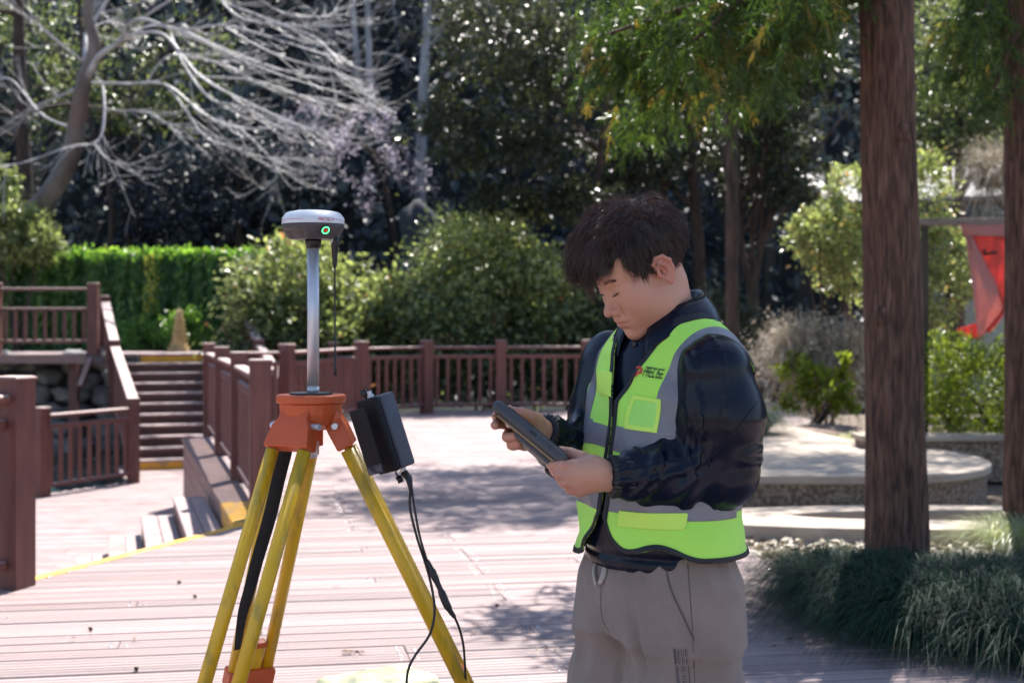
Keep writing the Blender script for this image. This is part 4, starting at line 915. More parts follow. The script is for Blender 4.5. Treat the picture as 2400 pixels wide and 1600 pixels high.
MB().tube([(-.006, -.012, BH / 2), (-.006, -.012, BH / 2 + .007)], .0085, 14).tube([(-.006, -.012, BH / 2 + .007), (-.006, -.012, BH / 2 + .016)], .006, 12).build('antenna_port', M['alu'], rad)
MB().tube([(-.03, -.0, BH / 2 - .004), (-.034, 0, BH / 2 + .012), (-.036, 0, BH / 2 + .022)], [.004, .0095, .0095], 12).tube([(-.034, 0, BH / 2 + .02), (-.018, -.008, BH / 2 + .028), (-.008, -.012, BH / 2 + .018)], .0014, 6).build('port_cap', M['t_black'], rad, True)
MB().tube([(.012, 0, -BH / 2), (.012, 0, -BH / 2 - .018)], .008, 14).build('cable_port', M['alu'], rad)
MB().tube([(-.012, 0, -BH / 2), (-.014, 0, -BH / 2 - .012), (-.008, 0, -BH / 2 - .02)], .0022, 6).tube([(-.01, 0, -BH / 2 - .018), (-.006, 0, -BH / 2 - .034)], .0075, 10).build('hanging_cap', M['t_black'], rad, True)
# cables
plug = RB @ Vector((.012, 0, -BH / 2 - .016))
cb = empty('power_cable', plug, label='black power cable dangling from the radio box past the tripod leg', cat='cable')
def cpath(pts, d0, d1): return [at(x, y, d0 + (d1 - d0) * i / (len(pts) - 1)) - plug for i, (x, y) in enumerate(pts)]
q = cpath([(958, 1120), (961, 1135), (963, 1150)], 3.40, 3.39)
MB().tube([Vector((0, 0, .002))] + q, [.0095, .0088, .0066, .0045], 12).build('plug', M['t_black'], cb, True)
c1 = polyline(cpath([(963, 1146), (961, 1190), (978, 1261), (1001, 1332), (1015, 1393), (1018, 1441), (1006, 1488), (973, 1535), (956, 1572), (955, 1620), (975, 1700)], 3.39, 3.36), 50)
MB().tube(c1, .0031, 8).build('long_lead', M['t_black'], cb, True)
c2 = polyline(cpath([(965, 1146), (973, 1200), (985, 1261), (1001, 1313)], 3.39, 3.38), 20); MB().tube(c2, .0029, 8).build('short_lead', M['t_black'], cb, True)
c3 = polyline(cpath([(1001, 1313), (1012, 1335), (1016, 1345), (1034, 1385), (1044, 1410), (1056, 1432), (1066, 1446)], 3.38, 3.38), 22)
MB().tube(c3, [.0055, .0055, .006, .0062, .0085, .0088, .0088, .0088, .0086, .0066, .0066, .0092, .0094, .0094, .0094, .0092, .0090, .0064, .0062, .0058, .005, .0042], 12).build('inline_connector', M['t_black'], cb, True)
c4_ = polyline(cpath([(1066, 1446), (1076, 1470), (1084, 1500), (1088, 1530), (1092, 1600)], 3.38, 3.46), 20); MB().tube(c4_, .0030, 8).build('end_lead', M['t_black'], cb, True)
# yellow case behind the tripod
cs = empty('yellow_case', (at(885, 1600, 4.35).x, 4.35, -.045), math.radians(38), label='yellow hard equipment case behind the tripod at the bottom edge', cat='case')
M['case'] = pm('yellow case plastic', (.84, .78, .46), .45, (.80, .74, .42), 8, bump=.15, bscale=150)
rbox('case_body', (0, 0, .165), (.33, .22, .24), .02, M['case'], cs); ld = rbox('case_lid', (0, 0, .315), (.335, .225, .065), .03, M['case'], cs)
for sx in (-.09, .09): rbox('latch', (sx, -.115, .30), (.035, .014, .05), .003, M['t_black'], cs, 2)
MB().tube([(-.05, -.112, -.03), (-.05, -.13, -.03), (.05, -.13, -.03), (.05, -.112, -.03)], .006, 8).build('handle', M['t_black'], ld, True)
# ------------------------------------------------------------------ the man: implicit surfaces turned into meshes
def surfnet(f, lo, hi, h):
    """mesh the zero set of f (negative inside) on a grid of step h; blocks far from the surface are skipped"""
    lo = np.array(lo, float); Bk = 8; nb = np.ceil((np.array(hi) - lo) / (h * Bk)).astype(int); n = nb * Bk + 1
    bx = [lo[i] + (np.arange(nb[i]) + .5) * h * Bk for i in range(3)]
    G = np.stack(np.meshgrid(*bx, indexing='ij'), -1).reshape(-1, 3); fc = f(G)
    D = np.repeat(np.repeat(np.repeat(fc.reshape(nb), Bk, 0), Bk, 1), Bk, 2); D = np.pad(D, ((0, 1),) * 3, mode='edge').astype(np.float32)
    act = np.argwhere((np.abs(fc) < h * Bk * 1.35).reshape(nb)); r = np.arange(Bk + 1)
    off = np.stack(np.meshgrid(r, r, r, indexing='ij'), -1).reshape(-1, 3)
    for s in range(0, len(act), 400):
        I = (act[s:s + 400, None, :] * Bk + off[None]).reshape(-1, 3); D[I[:, 0], I[:, 1], I[:, 2]] = f(lo + I * h)
    S = D < 0; c = [(i, j, k) for i in (0, 1) for j in (0, 1) for k in (0, 1)]
    sl = lambda A, o: A[o[0]:A.shape[0] - 1 + o[0], o[1]:A.shape[1] - 1 + o[1], o[2]:A.shape[2] - 1 + o[2]]
    cnt = sum(sl(S, o).astype(np.int8) for o in c); cell = (cnt > 0) & (cnt < 8); ci = np.argwhere(cell)
    idx = np.full(cell.shape, -1, np.int64); idx[cell] = np.arange(len(ci))
    acc = np.zeros((len(ci), 3)); wn_ = np.zeros(len(ci)); vals = {o: sl(D, o)[cell] for o in c}
    for a in c:
        for ax_ in range(3):
            if a[ax_] == 0:
                b = list(a); b[ax_] = 1; b = tuple(b); va, vb = vals[a], vals[b]; m = (va < 0) != (vb < 0)
                t = np.where(m, va / (va - vb + 1e-12), 0); p = np.repeat(np.array(a, float)[None], len(ci), 0); p[:, ax_] += t; acc += p * m[:, None]; wn_ += m
    V = lo + (ci + acc / wn_[:, None]) * h; Fs = []
    for ax_ in range(3):
        o1, o2 = [(1, 2), (2, 0), (0, 1)][ax_]; sh = list(S.shape); sh[ax_] -= 1
        a = [slice(0, S.shape[i]) for i in range(3)]; b = list(a); a[ax_] = slice(0, -1); b[ax_] = slice(1, None)
        A, Bb = S[tuple(a)], S[tuple(b)]; e = np.argwhere(A != Bb); e = e[(e[:, o1] > 0) & (e[:, o2] > 0) & (e[:, o1] < S.shape[o1] - 1) & (e[:, o2] < S.shape[o2] - 1)]
        q = []
        for d1, d2 in ((0, 0), (1, 0), (1, 1), (0, 1)):
            k = e.copy(); k[:, o1] -= d1; k[:, o2] -= d2; q.append(idx[k[:, 0], k[:, 1], k[:, 2]])
        q = np.stack(q, 1); fl = ~A[e[:, 0], e[:, 1], e[:, 2]]; q[fl] = q[fl][:, ::-1]; Fs.append(q)
    Fs = np.concatenate(Fs); return V, Fs[(Fs >= 0).all(1)]
def tri(Fq): return np.concatenate([Fq[:, [0, 1, 2]], Fq[:, [0, 2, 3]]])
def clip(V, T, f):
    """keep the part of a triangle mesh where the per-vertex value f is positive"""
    V = np.asarray(V); f = np.where(np.abs(f) < 1e-9, 1e-9, f); ins = f > 0; k = ins[T].sum(1); out = [T[k == 3]]; newV = [V]; n = len(V); nf = [f]
    for want in (1, 2):
        t = T[k == want]
        if not len(t): continue
        m = ins[t] if want == 1 else ~ins[t]; r = m.argmax(1); t = np.stack([t[np.arange(len(t)), (r + i) % 3] for i in range(3)], 1)
        u1 = (f[t[:, 0]] / (f[t[:, 0]] - f[t[:, 1]]))[:, None]; u2 = (f[t[:, 0]] / (f[t[:, 0]] - f[t[:, 2]]))[:, None]
        a = V[t[:, 0]] * (1 - u1) + V[t[:, 1]] * u1; b = V[t[:, 0]] * (1 - u2) + V[t[:, 2]] * u2
        ia = n + np.arange(len(t)); ib = ia + len(t); n += 2 * len(t); newV += [a, b]
        if want == 1: out.append(np.stack([t[:, 0], ia, ib], 1))
        else: out += [np.stack([ia, t[:, 1], t[:, 2]], 1), np.stack([ia, t[:, 2], ib], 1)]
    V2 = np.concatenate(newV); T2 = np.concatenate(out)
    # weld, drop slivers and loose points
    key = np.round(V2 / 2e-5).astype(np.int64); _, first, inv = np.unique(key, axis=0, return_index=True, return_inverse=True); inv = inv.ravel(); V2 = V2[first]; T2 = inv[T2]
    T2 = T2[(T2[:, 0] != T2[:, 1]) & (T2[:, 1] != T2[:, 2]) & (T2[:, 0] != T2[:, 2])]
    u, inv2 = np.unique(T2, return_inverse=True); return V2[u], inv2.reshape(T2.shape)
def vnorm(V, T):
    n = np.cross(V[T[:, 1]] - V[T[:, 0]], V[T[:, 2]] - V[T[:, 0]]); N_ = np.zeros_like(V)
    for i in range(3): np.add.at(N_, T[:, i], n)
    return unit(N_)
def smooth_mesh(V, T, it=2, lam=.5):
    E = np.concatenate([T[:, [0, 1]], T[:, [1, 2]], T[:, [2, 0]]]); E = np.concatenate([E, E[:, ::-1]]); deg = np.bincount(E[:, 0], minlength=len(V))[:, None]
    for _ in range(it):
        s = np.zeros_like(V); np.add.at(s, E[:, 0], V[E[:, 1]]); V = V + lam * (s / np.maximum(deg, 1) - V)
    return V
def ell(p, c, r): q = (p - np.array(c)); r = np.array(r); k0 = np.linalg.norm(q / r, axis=-1); k1 = np.linalg.norm(q / r ** 2, axis=-1) + 1e-9; return k0 * (k0 - 1) / k1
def cap(p, a, b, ra, rb=None):
    a, b = np.array(a, float), np.array(b, float); rb = ra if rb is None else rb; ab = b - a; t = np.clip((p - a) @ ab / (ab @ ab), 0, 1); return np.linalg.norm(p - a - t[:, None] * ab, axis=-1) - (ra + (rb - ra) * t)
def chain(p, pts, rad, k=.004):
    d = None
    for i in range(len(pts) - 1):
        e = cap(p, pts[i], pts[i + 1], rad[i], rad[i + 1]); d = e if d is None else smin(d, e, k)
    return d
def smin(a, b, k): h = np.clip(.5 + .5 * (b - a) / k, 0, 1); return b + (a - b) * h - k * h * (1 - h)
def smax(a, b, k): return -smin(-a, -b, k)
def lerp_tab(z, tab, col): return np.interp(z, [t[0] for t in tab], [t[col] for t in tab])
def grad(f, p, e=.0008):
    return unit(np.stack([f(p + np.eye(3)[i] * e) - f(p - np.eye(3)[i] * e) for i in range(3)], -1))
def project(f, p, off=0.0, it=6):
    p = np.array(p, float)
    for _ in range(it): p = p - grad(f, p) * (f(p) - off)[:, None] * .9
    return p

XM, YM = .3018, 2.95; ORG = np.array([XM, YM, 0.0])
FD, LF, UP = np.array([-.80, -.60, 0]), np.array([.60, -.80, 0]), np.array([0, 0, 1.])
def loc(px, py, d): return np.array(tuple(at(px, py, d))) - ORG
man = empty('person', (XM, YM, 0), label='person in lime safety vest over black leather jacket reading a handheld tablet', cat='person')
def manobj(name, V, T, m, parent=None, smooth=True):
    me = npmesh(name, V, T, smooth); return link(name, me, parent or man, m)

# ---- torso loft: height, forward shift, half width, half depth
TORSO = [(.80, .000, .164, .124), (.86, .000, .175, .134), (.92, -.002, .180, .140), (1.0, -.002, .181, .141), (1.06, -.006, .182, .140), (1.14, -.014, .185, .137), (1.22, -.026, .190, .132), (1.28, -.034, .190, .124), (1.32, -.037, .172, .112), (1.355, -.038, .135, .096), (1.385, -.038, .100, .084), (1.42, -.036, .074, .074), (1.46, -.034, .066, .068)]
def tc(p):
    """torso coordinates of points: left, forward, height"""
    z = p[:, 2]; cf = np.interp(z, [t[0] for t in TORSO], [t[1] for t in TORSO]); return p @ LF, p @ FD - cf, z
def torso(p, grow=0.0):
    l, fw, z = tc(p); zz = [t[0] for t in TORSO]; a = np.interp(z, zz, [t[2] for t in TORSO]) + grow; b = np.interp(z, zz, [t[3] for t in TORSO]) + grow
    k0 = np.sqrt((l / a) ** 2 + (fw / b) ** 2); k1 = np.sqrt((l / a ** 2) ** 2 + (fw / b ** 2) ** 2) + 1e-6
    return np.maximum(k0 * (k0 - 1) / k1, -.06)
SHL, ELL, WRL = np.array([.098, -.130, 1.282]), np.array([.116, -.115, 1.088]), loc(1428, 1117, 2.79)
SHR, ELR, WRR = np.array([-.074, .146, 1.285]), np.array([-.084, .190, 1.050]), loc(1268, 1012, 2.95)

# ---- head frame
PS, PT = math.radians(24), math.radians(30)
hf = np.array([-math.cos(PS), -math.sin(PS), 0]); HL = np.array([math.sin(PS), -math.cos(PS), 0])
HF = hf * math.cos(PT) - UP * math.sin(PT); HU = UP * math.cos(PT) + hf * math.sin(PT); HO = np.array([-.034, -.018, 1.487])
HM = np.stack([HF, HL, HU]);                       # rows: head axes in body space
def toh(p): return (p - HO) @ HM.T
def fromh(q): return np.asarray(q) @ HM + HO
def head_sdf(q):
    ay = np.abs(q[:, 1]); s = np.stack([q[:, 0], ay, q[:, 2]], 1)
    d = ell(q, (-.012, 0, .045), (.098, .0765, .086))
    d = smin(d, ell(q, (.030, 0, -.018), (.064, .064, .092)), .02)
    d = smin(d, ell(q, (.036, 0, -.066), (.054, .056, .047)), .02)
    d = smin(d, ell(q, (.046, 0, .042), (.046, .060, .048)), .02)
    d = smin(d, ell(s, (.050, .037, -.030), (.037, .031, .043)), .018)
    d = smin(d, ell(s, (.012, .045, -.062), (.030, .017, .028)), .02)
    d = smin(d, ell(q, (.074, 0, -.099), (.0195, .023, .0165)), .018)
    d = smin(d, cap(s, (.084, .000, .023), (.079, .036, .024), .0095, .0075), .014)
    d = smax(d, -ell(s, (.104, .030, .004), (.0165, .017, .0115)), .012)                       # eye hollows
    lid = smax(ell(s, (.0770, .0300, .0035), (.0132, .0165, .0128)), -cap(s, (.0930, .016, -.0030), (.0885, .043, -.0010), .0010), .0016)
    d = smin(d, lid, .0045)
    d = smin(d, ell(q, (.078, 0, -.0635), (.0195, .030, .024)), .016)                          # muzzle
    n = cap(q, (.085, 0, .012), (.1035, 0, -.0285), .0068, .0098); n = smin(n, ell(q, (.1075, 0, -.0345), (.0112, .0118, .0100)), .008)
    n = smin(n, ell(s, (.0965, .0128, -.0385), (.0105, .0072, .0080)), .006); d = smin(d, n, .0095)
    d = smax(d, -ell(s, (.1025, .0065, -.0478), (.0050, .0030, .0034)), .003)
    d = smax(d, -ell(s, (.0900, .0232, -.0415), (.0030, .0016, .0070)), .006)                  # fold beside the nostril
    d = smax(d, -cap(q, (.1045, 0, -.047), (.1025, 0, -.054), .0022), .005)
    d = smin(d, chain(s, [(.0975, 0, -.0588), (.0950, .010, -.0582), (.0865, .0240, -.0648)], [.0046, .0046, .0016], .004), .0045)
    d = smin(d, chain(s, [(.0955, 0, -.0700), (.0930, .010, -.0695), (.0865, .0210, -.0658)], [.0056, .0050, .0016], .004), .0045)
    d = smax(d, -chain(s, [(.1025, 0, -.0640), (.0990, .010, -.0636), (.0890, .0255, -.0662)], [.0016, .0016, .0020], .001), .0028)
    d = smax(d, -ell(q, (.098, 0, -.0835), (.007, .017, .0055)), .010)
    # ear
    ex = np.stack([q[:, 0] * .97 - q[:, 2] * .24, ay, q[:, 2] * .97 + q[:, 0] * .24], 1); e0 = .0735
    pl = ell(ex, (-.008, e0 + .008, .000), (.0185, .0060, .0300)) + .30 * (0)
    rim = chain(ex, [(.0075, e0 + .004, .0105), (.0070, e0 + .009, .0230), (-.004, e0 + .0125, .0305), (-.0175, e0 + .0155, .0240), (-.0245, e0 + .0165, .0080), (-.0215, e0 + .0145, -.0080), (-.0120, e0 + .0100, -.0210)], [.0030, .0034, .0038, .0040, .0040, .0036, .0032], .004)
    lobe = ell(ex, (-.003, e0 + .0065, -.0270), (.0085, .0048, .0100)); trag = ell(ex, (.0085, e0 + .004, -.004), (.0045, .0045, .0065)); anti = chain(ex, [(-.004, e0 + .0115, .0190), (-.0130, e0 + .0125, .0080), (-.0125, e0 + .0115, -.0080), (-.006, e0 + .009, -.0160)], [.0026, .0034, .0034, .0030], .003)
    pl = smin(pl, rim, .004); pl = smin(pl, lobe, .007); pl = smin(pl, anti, .003); pl = smax(pl, -ell(ex, (-.0015, e0 + .0130, -.002), (.0080, .0085, .0120)), .004); pl = smin(pl, trag, .004)
    pl = smax(pl, -chain(ex, [(.0020, e0 + .0165, .0200), (-.0130, e0 + .0190, .0180), (-.0190, e0 + .0200, .0040)], [.0028, .0030, .0026], .002), .003)
    return smin(d, pl, .006)
NB = np.array([.030, .022, 1.345])
def skin_head(p):
    q = toh(p); d = head_sdf(q); nk = cap(p, fromh([(-.030, 0, -.045)])[0], NB, .053, .062); nk = smin(nk, cap(p, fromh([(.010, 0, -.060)])[0], NB + FD * .02, .036, .046), .03)
    return smin(d, nk, .028)
HV, HT = surfnet(skin_head, HO - .165, HO + np.array([.165, .165, .155]), .0021)
HT = tri(HT)

# ---- tablet frame
TBC = loc(1250, 1025, 2.83); TA = unit(np.array([.70, -.46, -.545])); TN = np.array([.58, .20, .77]); TN = unit(TN - TA * (TN @ TA)); TW = np.cross(TN, TA)
def tb(a, w, n): return TBC + TA * a + TW * w + TN * n
TLh, TWh, TTh = .098, .044, .0125     # half length, half width, half thickness

# ---- hands: palm plus five fingers each, joint by joint
def hand(p, palm, fingers, k=.007):
    d = None
    for pts, rad in palm:
        e = chain(p, pts, rad, .012); d = e if d is None else smin(d, e, .016)
    for pts, rad in fingers: d = smin(d, chain(p, pts, rad, .003), k)
    return d
k_ = lambda x, y, d: loc(x, y, d)
LH_palm = [([WRL + (WRL - ELL) * -.12, WRL, k_(1392, 1105, 2.775)], [.0275, .0265, .026]), ([k_(1392, 1098, 2.775), k_(1345, 1096, 2.770)], [.024, .0165]), ([k_(1392, 1108, 2.775), k_(1343, 1115, 2.768)], [.024, .0165]), ([k_(1395, 1116, 2.778), k_(1348, 1133, 2.772)], [.0225, .0155]), ([k_(1402, 1122, 2.785), k_(1358, 1147, 2.782)], [.021, .0140])]
LH_f = [([k_(1345, 1094, 2.768), k_(1316, 1090, 2.756), k_(1297, 1091, 2.765), k_(1290, 1088, 2.790)], [.0125, .0110, .0100, .0088]),
        ([k_(1343, 1113, 2.766), k_(1312, 1112, 2.754), k_(1302, 1104, 2.775), k_(1308, 1096, 2.800)], [.0128, .0112, .0102, .0090]),
        ([k_(1348, 1131, 2.770), k_(1322, 1130, 2.758), k_(1314, 1119, 2.780), k_(1322, 1108, 2.802)], [.0122, .0108, .0098, .0086]),
        ([k_(1358, 1146, 2.780), k_(1336, 1147, 2.772), k_(1328, 1136, 2.790), k_(1336, 1122, 2.806)], [.0108, .0094, .0086, .0078]),
        ([k_(1398, 1094, 2.785), k_(1364, 1074, 2.790), k_(1337, 1062, 2.802), k_(1314, 1056, 2.815)], [.0190, .0142, .0116, .0096])]
RH_palm = [([WRR + (WRR - ELR) * -.12, WRR, k_(1248, 1000, 2.93)], [.0265, .0255, .025]), ([k_(1248, 992, 2.93), k_(1222, 978, 2.905)], [.023, .0165]), ([k_(1248, 1000, 2.93), k_(1212, 998, 2.90)], [.023, .0165]), ([k_(1250, 1010, 2.93), k_(1220, 1022, 2.90)], [.022, .0155]), ([k_(1254, 1018, 2.93), k_(1230, 1040, 2.905)], [.020, .0140])]
RH_f = [([k_(1222, 972, 2.905), k_(1190, 962, 2.895), k_(1170, 967, 2.880), k_(1162, 974, 2.862)], [.0125, .0110, .0098, .0088]),
        ([k_(1212, 996, 2.90), k_(1182, 992, 2.885), k_(1166, 993, 2.865), k_(1160, 996, 2.845)], [.0125, .0110, .0100, .0090]),
        ([k_(1220, 1022, 2.90), k_(1190, 1020, 2.875), k_(1188, 1024, 2.850), k_(1208, 1022, 2.832)], [.0120, .0108, .0098, .0088]),
        ([k_(1230, 1040, 2.905), k_(1202, 1044, 2.880), k_(1198, 1043, 2.858), k_(1216, 1040, 2.840)], [.0108, .0096, .0088, .0080]),
        ([k_(1256, 990, 2.915), k_(1240, 976, 2.885), k_(1222, 968, 2.868), k_(1206, 964, 2.856)], [.0185, .0140, .0115, .0096])]
def bb(palm, f, m=.03):
    P = np.concatenate([np.array(q[0]) for q in palm + f]); return P.min(0) - m, P.max(0) + m
LHV, LHT = surfnet(lambda p: hand(p, LH_palm, LH_f), *bb(LH_palm, LH_f), .0017); LHT = tri(LHT)
RHV, RHT = surfnet(lambda p: hand(p, RH_palm, RH_f), *bb(RH_palm, RH_f), .0017); RHT = tri(RHT)
# ---- body under the clothes (trunk, arms, legs), coarse
HIPZ = .86
LEGS = [(np.array([.052, -.070, 0]), 1), (np.array([-.041, .066, 0]), -1)]
def under(p):
    d = np.maximum(torso(p, -.02), np.maximum(.80 - p[:, 2], p[:, 2] - 1.40))
    for s, e, w in ((SHL, ELL, WRL), (SHR, ELR, WRR)): d = smin(d, chain(p, [s, e, w], [.052, .042, .026], .02), .03)
    for o, _ in LEGS: d = smin(d, chain(p, [o + [0, 0, .84], o * 1.05 + [0, 0, .47], o * 1.1 + [.0, .0, .09]], [.085, .058, .042], .02), .04); d = smin(d, cap(p, o * 1.1 + [0, 0, .05], o * 1.1 + FD * .16 + [0, 0, .04], .036, .03), .03)
    return d
BV, BT = surfnet(under, (-.33, -.34, -.02), (.36, .36, 1.46), .014); BT = tri(BT)
SV_ = np.concatenate([HV, LHV, RHV, BV]); ST_ = np.concatenate([HT, LHT + len(HV), RHT + len(HV) + len(LHV), BT + len(HV) + len(LHV) + len(RHV)])
# pigment: lips, lids, ears and knuckles a little redder; nails paler
pig = np.zeros(len(SV_)); q = toh(HV); ay = np.abs(q[:, 1])
lipc = np.exp(-((q[:, 2] + .0645) / .0062) ** 2) * (q[:, 0] > .08) * np.exp(-(ay / .021) ** 4); pig[:len(HV)] = .85 * lipc
pig[:len(HV)] += .35 * np.exp(-(((q[:, 0] - .05) / .035) ** 2 + ((ay - .045) / .03) ** 2 + ((q[:, 2] + .03) / .03) ** 2)) + .45 * (ay > .074) + .3 * np.exp(-(((q[:, 0] - .108) / .015) ** 2 + ((q[:, 2] + .034) / .014) ** 2))
hp = SV_[len(HV):len(HV) + len(LHV) + len(RHV)]; kd = np.full(len(hp), 9.0)
for pts, rad in LH_f + RH_f:
    for j in (1, 2, 3): kd = np.minimum(kd, np.linalg.norm(hp - pts[j], axis=1))
pig[len(HV):len(HV) + len(hp)] = .5 * np.exp(-(kd / .014) ** 2)
m, nt, pb, _ = nodes('skin'); N, L = nt.nodes, nt.links
at_ = N.new('ShaderNodeAttribute'); at_.attribute_name = 'tint'; rp = N.new('ShaderNodeValToRGB'); rp.color_ramp.elements[0].color = (.54, .295, .20, 1); rp.color_ramp.elements[1].color = (.47, .155, .12, 1)
nz = N.new('ShaderNodeTexNoise'); nz.inputs['Scale'].default_value = 38; nz.inputs['Detail'].default_value = 4; tcn = N.new('ShaderNodeTexCoord'); L.new(tcn.outputs['Object'], nz.inputs['Vector'])
mm = N.new('ShaderNodeMath'); mm.operation = 'MULTIPLY_ADD'; mm.inputs[1].default_value = .30; L.new(nz.outputs[0], mm.inputs[0]); L.new(at_.outputs['Fac'], mm.inputs[2]); L.new(mm.outputs[0], rp.inputs[0]); L.new(rp.outputs[0], pb.inputs['Base Color'])
pb.inputs['Roughness'].default_value = .46; pb.inputs['Subsurface Weight'].default_value = .12; pb.inputs['Subsurface Radius'].default_value = (.012, .005, .003); pb.inputs['Subsurface Scale'].default_value = 1.0
nb2 = N.new('ShaderNodeTexNoise'); nb2.inputs['Scale'].default_value = 420; L.new(tcn.outputs['Object'], nb2.inputs['Vector']); bp = N.new('ShaderNodeBump'); bp.inputs['Strength'].default_value = .12; bp.inputs['Distance'].default_value = .002; L.new(nb2.outputs[0], bp.inputs['Height']); L.new(bp.outputs[0], pb.inputs['Normal'])
M['skin'] = m
bme = npmesh('body', SV_, ST_, True); set_tint(bme, np.clip(pig, 0, 1)); body = link('body', bme, man, M['skin'])
# ---- eyes, brows and hair
M['hair'] = pm('dark brown hair', (.010, .0075, .008), .38, (.022, .014, .011), 30, spec=.5)
M['hair_strand'] = leafmat('hair strand', (.006, .0055, .009), (.085, .046, .031), rough=.30, trans=.25, tcol=(3.0, 1.6, .9))
def hproj(q, off): return toh(project(skin_head, fromh(np.array(q, float)), off))
for sgn in (1, -1):
    y = np.linspace(.0150, .0440, 9) * sgn; z = np.interp(np.abs(y), [.0150, .027, .0440], [-.0052, -.0042, -.0012]); x = np.full(9, .095)
    lash = hproj(np.stack([x, y, z], 1), .0002); MB().tube([fromh([v])[0] for v in lash], [.0006, .0013, .0018, .0020, .0020, .0019, .0017, .0013, .0006], 6).build('eyelashes', M['hair'], body, True)
    g = rng(5 + sgn); n = 170; u = g.random(n); q = np.stack([np.full(n, .095), (.012 + .042 * u) * sgn, .0240 + .005 * np.sin(u * 2.6) + g.normal(size=n) * .0024], 1); q = hproj(q, .0004)
    dirv = np.stack([np.full(n, -.1), np.full(n, .9 * sgn), .3 - .5 * u], 1); tip = hproj(q + dirv * .007, .0012); ribbons('eyebrow', fromh(np.stack([q, (q + tip) / 2 + [.0006, 0, 0], tip], 1).reshape(-1, 3)).reshape(n, 3, 3), np.full(n, .0005), np.full(n, .25), M['hair_strand'], body, sidev=np.tile(HU, (n, 3, 1)))
def hair_vol(q):
    d = ell(q, (-.014, 0, .052), (.1035, .0815, .0945)); d = smin(d, ell(q, (.043, 0, .086), (.066, .065, .048)), .03); d = smin(d, ell(q, (.090, -.008, .080), (.031, .042, .016)), .02)
    d = d + np.clip(q[:, 2] / .06, .2, 1) * (.0065 * np.sin(q[:, 1] * 95 + 35 * q[:, 0]) * np.sin(q[:, 0] * 55 + 45 * q[:, 2] + 1) + .004 * np.sin(q[:, 1] * 190 + q[:, 0] * 60 + 3 * np.sin(q[:, 0] * 50)))
    d = smax(d, -ell(q, (.092, .012, -.032), (.068, .092, .088)), .008)                 # face opening
    ay = np.abs(q[:, 1]); d = np.maximum(d, np.where(ay > .04, np.interp(q[:, 0], [-.2, -.05, -.036, -.030, .010, .014, .030, .036, .05], [-.062, -.062, -.050, .030, .030, -.034, -.030, .02, .02]) - q[:, 2], -.064 - q[:, 2]))
    return d
hd = lambda p: np.maximum(hair_vol(toh(p)), -(skin_head(p) + .0035) if False else hair_vol(toh(p)))
AV, AT = surfnet(lambda p: hair_vol(toh(p)), HO - .19, HO + .19, .0035); AT = tri(AT)
hair = manobj('hair', AV, AT, M['hair'])
# strands: start on the volume, follow a combed direction, lift at the tips
g = rng(77); n = 24000; k = g.integers(0, len(AV), n); q0 = toh(AV[k]) + g.normal(size=(n, 3)) * .002
keep = (hair_vol(q0) > -.01) & ~((q0[:, 0] > .05) & (q0[:, 2] < .045)) & (head_sdf(q0) > -.002); q0 = q0[keep]; n = len(q0)
def flow(q):
    side = np.clip((np.abs(q[:, 1]) - .045) / .03, 0, 1) * np.clip((.115 - q[:, 2]) / .05, 0, 1); back = np.clip((-.03 - q[:, 0]) / .05, 0, 1)
    f = np.stack([.95 - .75 * side - 1.1 * back, .18 * np.sign(q[:, 1]) + .25 * np.sin(q[:, 0] * 40), -.10 - .85 * side - .75 * back], 1)
    fr = np.clip((q[:, 0] - .075) / .04, 0, 1)[:, None]; return f + fr * np.array([-.15, .12, -1.0])
clm = np.sin(q0[:, 1] * 150 + q0[:, 2] * 60) + np.sin(q0[:, 0] * 90 + 4 * q0[:, 1] * 50)
S = 9; path = [q0]; q = q0.copy(); ln = (.038 + .020 * np.clip(q0[:, 2] / .12, 0, 1)) * g.uniform(.55, 1.2, n) * np.where(q0[:, 2] < .03, .45, 1.0)
jit = g.normal(size=(n, 3)) * .16 + np.stack([np.zeros(n), .55 * np.sin(clm * 1.7), .30 * np.cos(clm * 2.3)], 1)
gh = lambda q, e=.003: unit(np.stack([hair_vol(q + np.eye(3)[i] * e) - hair_vol(q - np.eye(3)[i] * e) for i in range(3)], -1))
for s in range(S - 1):
    nrm = gh(q); d = unit(flow(q) + jit + np.stack([np.zeros(n), .35 * np.sin(s * .8 + clm * 3), .2 * np.sin(s * .9 + clm * 2)], 1)); d = d - nrm * (d * nrm).sum(1, keepdims=True) * .85; lift = (np.where(q0[:, 2] > .08, .24 + .28 * (np.sin(clm * 4) > .5), .02) + .35 * (g.random(n) < .04))[:, None] * (1 - s / 7)
    q = q + unit(d + nrm * lift) * (ln / (S - 1))[:, None]; path.append(q)
path = np.stack(path, 1); wp = fromh(path.reshape(-1, 3)).reshape(n, S, 3)
tn = np.clip(.05 + .35 * g.random(n) + .15 * clm + .45 * np.clip((q0[:, 2] - .06) / .09, 0, 1), 0, 1)  # tint rises towards the crown, painting sun onto the top hair
ribbons('hair_strands', wp, g.uniform(.0005, .0012, n), tn, M['hair_strand'], hair, sidev=np.cross(np.gradient(wp, axis=1), unit(g.normal(size=(n, 1, 3)) * .6 + np.array([0, -1, .3]))))
